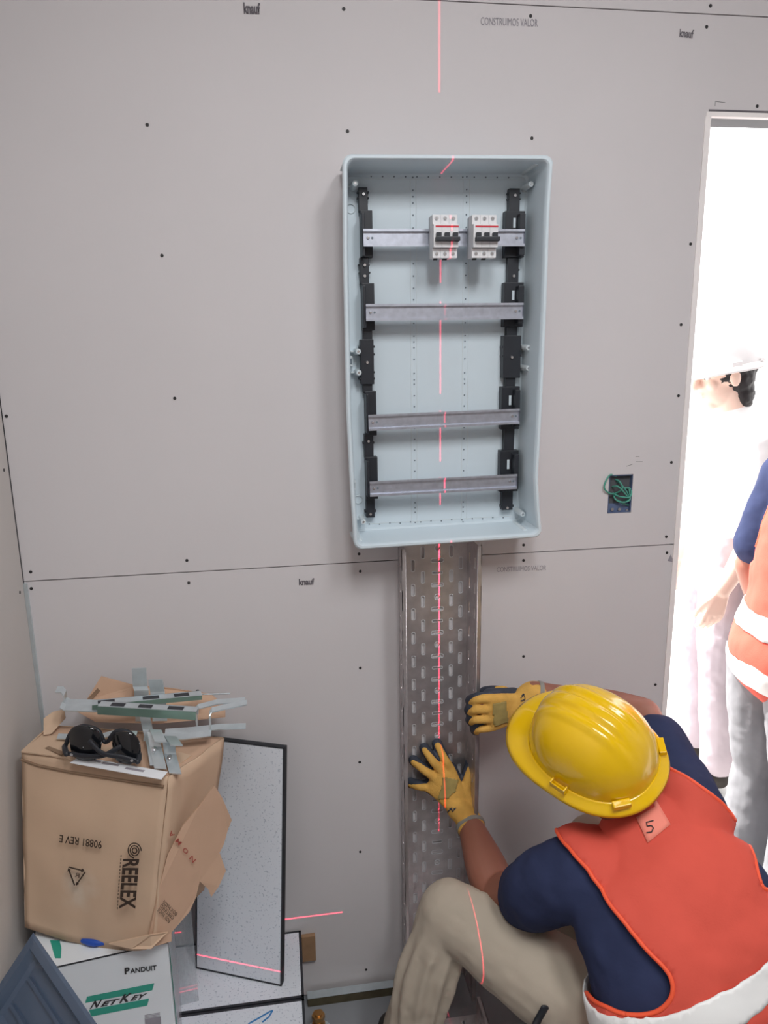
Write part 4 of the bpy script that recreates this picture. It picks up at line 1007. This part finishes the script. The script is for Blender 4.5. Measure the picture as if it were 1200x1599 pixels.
# gloves
def glove(F, wr, fore, side_name, patch, coat_off, marks):
    bm = NB(); hand_shapes(bm, F, .0112, .0175)
    limb(bm, [F[2][0].lerp(wr, .2), F[1][0].lerp(wr, .6), wr, wr.lerp(fore, .06)], [.030, .031, .034, .036])
    gl_ = link('work_glove', organic(bm, .0032, 3), K['glove'], p1, smooth=True)
    bm = NB()
    for f in F:
        i = F.index(f); k = 1.1 if i == 4 else 1
        if i == 4 and coat_off[1]: pts = [q+coat_off[0]*.3 for q in f[1:]]
        else: pts = [f[1].lerp(f[2], .35)+coat_off[0]*1.3]+[q+coat_off[0] for q in f[2:]]
        limb(bm, pts, [.0112*k]+[.0128*k]*(len(pts)-2)+[.0134*k], n=12)
    limb(bm, [F[1][0]+coat_off[0]*1.6, F[1][1]+coat_off[0]*1.6], [.022, .020]); limb(bm, [F[2][0]+coat_off[0]*1.6, F[3][1]+coat_off[0]*1.7], [.022, .018]); limb(bm, [F[0][0]+coat_off[0]*1.6, F[0][1]+coat_off[0]*1.7], [.022, .018])
    link('palm_coating', organic(bm, .0034, 2), K['glovedark'], gl_, smooth=True)
    bm = NB(); a = wr.lerp(fore, .05); d = (fore-wr).normalized(); limb(bm, [a-d*.004, a+d*.006], [.0375, .0375], caps=False)
    obj('cuff_hem', bm, K['hem'], gl_, smooth=True)
    return gl_
gL = glove(lhF, wrL, elL, 'L', None, (Vector((0, .009, 0)), False), None)
gR = glove(rhF, wrR, elR, 'R', None, (Vector((0, .009, 0)), True), None)
def surf_patch(name, poly, g, m, Y, par, th=.0015):
    """cloth patch sewn on the back of a glove: rides on the glove's surface"""
    src = g.data; bm = NB(); bm.from_mesh(src); base = base_of(g); bm.normal_update()
    kill = [f for f in bm.faces if not (f.normal.dot((EYE-f.calc_center_median()-base).normalized()) > .15 and inpoly(*proj(f.calc_center_median()+base), poly))]
    bmesh.ops.delete(bm, geom=kill, context='FACES'); bmesh.ops.delete(bm, geom=[v for v in bm.verts if not v.link_faces], context='VERTS')
    for v in bm.verts: v.co += v.normal*.0012
    me = bpy.data.meshes.new(name); bm.to_mesh(me); bm.free(); o = link(name, me, m, par, True, world=False)
    s = o.modifiers.new('s', 'SOLIDIFY'); s.thickness = th; s.offset = -.2; return o
surf_patch('grey_patch', [(692, 1213), (716, 1218), (712, 1235), (700, 1247), (684, 1248), (690, 1230)], gL, K['glovepatch'], 0, gL)
surf_patch('grey_patch', [(769, 1100), (790, 1095), (794, 1128), (772, 1134)], gR, K['glovepatch'], 0, gR)
for gg, P in ((gL, [(700, 1268), (705, 1262), (708, 1267), (712, 1261)]), (gR, [(814, 1090), (819, 1083), (821, 1092), (815, 1095)])):
    for a, b in zip(P, P[1:]):
        d = Vector((b[0]-a[0], b[1]-a[1])).normalized(); n = Vector((-d.y, d.x))*.9
        try: surf_patch('glove_mark', [(a[0]+n.x, a[1]+n.y), (b[0]+n.x, b[1]+n.y), (b[0]-n.x, b[1]-n.y), (a[0]-n.x, a[1]-n.y)], gg, K['glovedark'], 0, gg)
        except Exception as ex: pass

# vest
ARM = [(876, 1306), (915, 1352), (960, 1420), (1000, 1470), (1030, 1496), (1050, 1520), (1057, 1542), (1045, 1562), (1022, 1580), (985, 1584), (940, 1566), (905, 1532), (880, 1492), (700, 1560), (640, 1300), (800, 1240)]
RARM = [(1035, 1195), (1090, 1236), (1128, 1262), (1162, 1322), (1185, 1395), (1300, 1380), (1250, 1050), (950, 1000)]
sideN = Vector((.92, .08, .33)).normalized(); CH = V3(.715, -.58, .62)
upS = Vector((-.02, .30, .95)).normalized()
def vest_keep(c, n):
    x, y = proj(c); d = (c-CH).dot(sideN)
    if (c-V3(.72, -.66, .35)).z < .0: return False
    if inpoly(x, y, ARM) and d < .10: return False
    if inpoly(x, y, RARM) and d > .02: return False
    if (c-V3(.672, -.462, .825)).length < .040 or c.z > .87: return False
    if d < -.235 or d > .25: return False
    if (c-J1['shL']).length < .082 and d < -.165: return False
    if (c-J1['shR']).dot(Vector((.1, 1, .1))) > .06: return False
    return True
ve = cover(p1, 'vest', sh1, K['orange'], .012, vest_keep, .003, noise_amp=.006)
# rim of the vest at the left armhole
def boundary_rim(o, m, par, r, test, nm, minlen=14):
    """rolled edge binding: one smooth tube along each open edge of a garment"""
    bm = NB(); bm.from_mesh(o.data); bm.verts.ensure_lookup_table()
    nb = {}
    for e in bm.edges:
        if e.is_boundary:
            i, j = e.verts[0].index, e.verts[1].index; nb.setdefault(i, []).append(j); nb.setdefault(j, []).append(i)
    seen = set()
    for s0 in list(nb):
        if s0 in seen: continue
        loop = [s0]; seen.add(s0)
        while True:
            nx = [k for k in nb[loop[-1]] if k not in seen]
            if not nx: break
            loop.append(nx[0]); seen.add(nx[0])
        if len(loop) < minlen: continue
        P = [bm.verts[i].co.copy() for i in loop]; n = len(P)
        for _ in range(6): P = [(P[i-1]+P[i]*2+P[(i+1) % n])/4 for i in range(n)]
        P = P[::3]; P = P+[P[0]]
        out = NB(); limb(out, P, [r]*len(P), n=8, sub=3, caps=False); obj(nm, out, m, par, world=False, smooth=True)
    bm.free()
boundary_rim(ve, K['piping'], ve, .0042, lambda c: True, 'edge_piping')
def band_keep(c, n):
    h = (c-V3(.60, -.735, .570)).dot(Vector((-.34, .27, .90)))
    if c.y > -.36 or (c-elL).length < .19: return False
    return -.025 < h < .025
cover(p1, 'reflective_band', sh1, K['reflect'], .0165, band_keep, .002)
# cloth number tag on the vest
tp = [(990, 1268), (1026, 1250), (1048, 1287), (1012, 1316)]
def hit(px, py, o, lift):
    d = ray(px, py).normalized(); b = base_of(o); me = o.data
    from mathutils.bvhtree import BVHTree
    bv = BVHTree.FromPolygons([v.co+b for v in me.vertices], [tuple(f.vertices) for f in me.polygons]); h = bv.ray_cast(EYE, d)
    return (h[0]-d*lift) if h[0] is not None else None
def grid_hit(q, o, lift, n=7):
    rows = []
    for j in range(n):
        for i in range(n):
            u, v = i/(n-1), j/(n-1)
            x = (q[0][0]*(1-u)+q[1][0]*u)*(1-v)+(q[3][0]*(1-u)+q[2][0]*u)*v; y = (q[0][1]*(1-u)+q[1][1]*u)*(1-v)+(q[3][1]*(1-u)+q[2][1]*u)*v
            rows.append(hit(x, y, o, lift))
    return rows
G_ = grid_hit(tp, ve, .005); n_ = 7
ok = [g for g in G_ if g is not None]
bm = NB(); vs = [bm.verts.new(g) if g is not None else None for g in G_]
for j in range(n_-1):
    for i in range(n_-1):
        q = [vs[j*n_+i], vs[j*n_+i+1], vs[(j+1)*n_+i+1], vs[(j+1)*n_+i]]
        if all(k is not None for k in q): bm.faces.new(q)
bmesh.ops.delete(bm, geom=[v for v in bm.verts if not v.link_faces], context='VERTS')
comps = []; left = set(bm.verts)
while left:
    st = [left.pop()]; comp = set(st)
    while st:
        v = st.pop()
        for e in v.link_edges:
            o_ = e.other_vert(v)
            if o_ in left: left.discard(o_); comp.add(o_); st.append(o_)
    comps.append(comp)
comps.sort(key=len)
for c_ in comps[:-1]: bmesh.ops.delete(bm, geom=list(c_), context='VERTS')
surf = obj('number_tag', bm, K['tag'], ve, smooth=True); s_ = surf.modifiers.new('s', 'SOLIDIFY'); s_.thickness = .0015
P5 = [(1021, 1281), (1010, 1284), (1011, 1290), (1018, 1289), (1021, 1293), (1018, 1299), (1010, 1300)]
H5 = [hit(*q, surf, .002) for q in P5]
if all(h is not None for h in H5):
    bm = NB()
    for a, b in zip(H5, H5[1:]): cyl(bm, a, b, .0011, n=6)
    obj('written_number', bm, K['screw'], surf)

# hard hat
def hard_hat(par, c, g, u, m, sx=1.0):
    g, u = Vector(g).normalized(), Vector(u).normalized(); l = u.cross(g).normalized()
    MH = Matrix((g, l, u)).transposed().to_4x4(); MH.translation = c
    NA, NE = 96, 30; A_, B_, H_ = .128*sx, .106*sx, .138*sx
    def shellpt(t, e, grow=0):
        ct, st = math.cos(t), math.sin(t); k = (abs(ct)**2.25+abs(st)**2.25)**(-1/2.25)
        ce, se = math.cos(e)**.86, math.sin(e)**.92
        x, y, z = (A_+grow)*k*ct*ce, (B_+grow)*k*st*ce, (H_+grow)*se
        # three crown ribs running front to back
        fade = min(1, max(0, (z-.045*sx)/.035)) * (1 if x > -.06 else max(0, 1-(-.06-x)/.05))
        rib = 0
        for y0, w_, hh in ((0, .016, .0065), (.034, .010, .0055), (-.034, .010, .0055)):
            q = abs(y-y0)/w_; rib = max(rib, hh*(1 if q < .55 else max(0, 1-(q-.55)/.45)))
        z += rib*fade; return Vector((x, y, z))
    bm = NB(); V = []
    for j in range(NE):
        e = math.pi/2*j/NE; V.append([bm.verts.new(MH @ shellpt(2*math.pi*i/NA, e)) for i in range(NA)])
    top = bm.verts.new(MH @ shellpt(0, math.pi/2*.9999))
    for j in range(NE-1):
        for i in range(NA): bm.faces.new((V[j][i], V[j][(i+1) % NA], V[j+1][(i+1) % NA], V[j+1][i]))
    for i in range(NA): bm.faces.new((V[-1][i], V[-1][(i+1) % NA], top))
    hat = obj('hard_hat', bm, m, par, smooth=True); s = hat.modifiers.new('s', 'SOLIDIFY'); s.thickness = .003; s.offset = -1
    bm = NB(); V = []
    for j in range(9):
        f = j/8; row = []
        for i in range(NA):
            t = 2*math.pi*i/NA; ct = math.cos(t); pk = max(0, ct)**2.2
            wd = .019+.042*pk; p = shellpt(t, 0, -.001); r = Vector((p.x, p.y, 0)); n = Vector((math.cos(t)*B_, math.sin(t)*A_, 0)).normalized()
            q = r+n*wd*f; z = .007*(1-f)**3*1.2-.010*f*f-.010*pk*f*f+.004*(1-abs(math.sin(t)))*f
            if f > .9: z -= .003
            row.append(bm.verts.new(MH @ Vector((q.x, q.y, z+.001))))
        V.append(row)
    for j in range(8):
        for i in range(NA): bm.faces.new((V[j][i], V[j][(i+1) % NA], V[j+1][(i+1) % NA], V[j+1][i]))
    o = obj('brim', bm, m, hat, smooth=True); s = o.modifiers.new('s', 'SOLIDIFY'); s.thickness = .004; s.offset = 0
    for ang, nm in ((math.radians(88), 'accessory_slot'), (math.radians(-88), 'accessory_slot'), (math.radians(140), 'rear_lug'), (math.radians(-140), 'rear_lug')):
        p = shellpt(ang, .06, .004); n = Vector((math.cos(ang), math.sin(ang), 0)); tn = Vector((-n.y, n.x, 0))
        ML = MH @ (Matrix.Translation(p+n*.004+Vector((0, 0, .003))) @ Matrix((n, tn, Vector((0, 0, 1)))).transposed().to_4x4())
        bm = NB()
        if nm == 'rear_lug': box(bm, (-.008, -.017, -.005), (.006, .017, .007), .002, M=ML)
        else:
            box(bm, (-.006, -.017, -.006), (.006, -.014, .010), .001, M=ML); box(bm, (-.006, .014, -.006), (.006, .017, .010), .001, M=ML); box(bm, (.0035, -.016, -.006), (.006, .016, .009), .001, M=ML)
        obj(nm, bm, m, hat)
    return hat
hard_hat(p1, HC, HG, HU, K['yellow'])

# ---- person standing in the doorway (only a sliver is in the frame)
def standing(x, y, yaw, h=1.0, lean=0):
    f = Vector((math.sin(yaw), math.cos(yaw), 0)); r = Vector((f.y, -f.x, 0)); o = Vector((x, y, 0)); Z = Vector((0, 0, 1))
    def P(a, b, c): return o+r*a*h+f*(b+max(0, c-.9)*lean)*h+Z*(c-max(0, c-.9)*lean*lean*.4)*h
    J = dict(head=P(0, .05, 1.60), g=f-Z*.15, u=Z+f*.1, neck=P(0, .0, 1.46), side=r,
        spine=[(P(0, 0, .88), .175, .125), (P(0, .01, 1.02), .165, .115), (P(0, .0, 1.18), .180, .122), (P(0, -.01, 1.34), .175, .105), (P(0, 0, 1.44), .08, .07)])
    for s, a in ((-1, 'L'), (1, 'R')):
        J['sh'+a] = P(s*.175, -.01, 1.37); J['el'+a] = P(s*.235, -.02, 1.09); J['wr'+a] = P(s*.225, .09+.12*lean, .86)
        J['hand'+a] = hand_chains(J['wr'+a], -Z*1+f*.25, r*s, f)
        J['hip'+a] = P(s*.085, 0, .86); J['kn'+a] = P(s*.10, .02, .48); J['an'+a] = P(s*.105, -.01, .085); J['toe'+a] = P(s*.12, .15, .034)
    return J
X2, Y2 = 1.372, .03
J2 = standing(X2, Y2, math.radians(90), .98, .20)
p2, sh2 = person('standing person in the doorway, orange vest with white bands over navy shirt', J2, (X2, Y2, 0), dict(skin=K['skin'], legs=K['grey'], shirt=K['navy']))
r2 = J2['side']
def v2keep(c, n):
    d = (c-Vector((X2, Y2, 0))).dot(r2)
    if c.z < .742 or (c-J2['neck']).length < .085 or c.z > 1.44: return False
    if abs(d) > .215: return False
    for a in ('L', 'R'):
        s = J2['sh'+a]
        q = (c-s); f_ = Vector((r2.y*-1, r2.x, 0)); lat = q.dot(r2)*(1 if a == 'R' else -1)
        if lat > -.085 and ((q.dot(f_)+.01)/.145)**2+((q.z+.10)/.215)**2 < 1: return False
    return True
ve2 = cover(p2, 'vest', sh2, K['orange'], .014, v2keep, .003, noise_amp=.004)
boundary_rim(ve2, K['piping'], ve2, .0035, lambda c: True, 'edge_piping')
for z0 in (.836, .965):
    cover(p2, 'reflective_band', sh2, K['reflect'], .018, lambda c, n, z0=z0: z0-.028 < c.z < z0+.028 and abs((c-Vector((X2, Y2, 0))).dot(r2)) < .2, .002)

# ---- pale, sunlit person outside
J3 = standing(1.66, .80, math.radians(-80), 1.0)
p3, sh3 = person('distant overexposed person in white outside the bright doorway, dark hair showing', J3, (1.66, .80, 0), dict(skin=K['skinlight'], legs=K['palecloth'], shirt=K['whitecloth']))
hard_hat(p3, J3['head']+Vector(J3['u'])*.028, J3['g'], J3['u'], K['whitecloth'], .98)  # white hat added; stands in for glare washing out the upper hair

# dark strap hanging at the installer's hip
tro = [c for c in p1.children if c.name.startswith('trousers')][0]
H_ = [hit(*q, tro, .003) for q in ((852, 1573), (846, 1584), (839, 1597), (836, 1606))]
H_ = [h for h in H_ if h is not None]
if len(H_) > 1:
    bm = NB(); limb(bm, H_, [(.010, .004)]*len(H_), n=10, sub=3); obj('belt_strap', bm, K['blackpl'], p1, smooth=True)
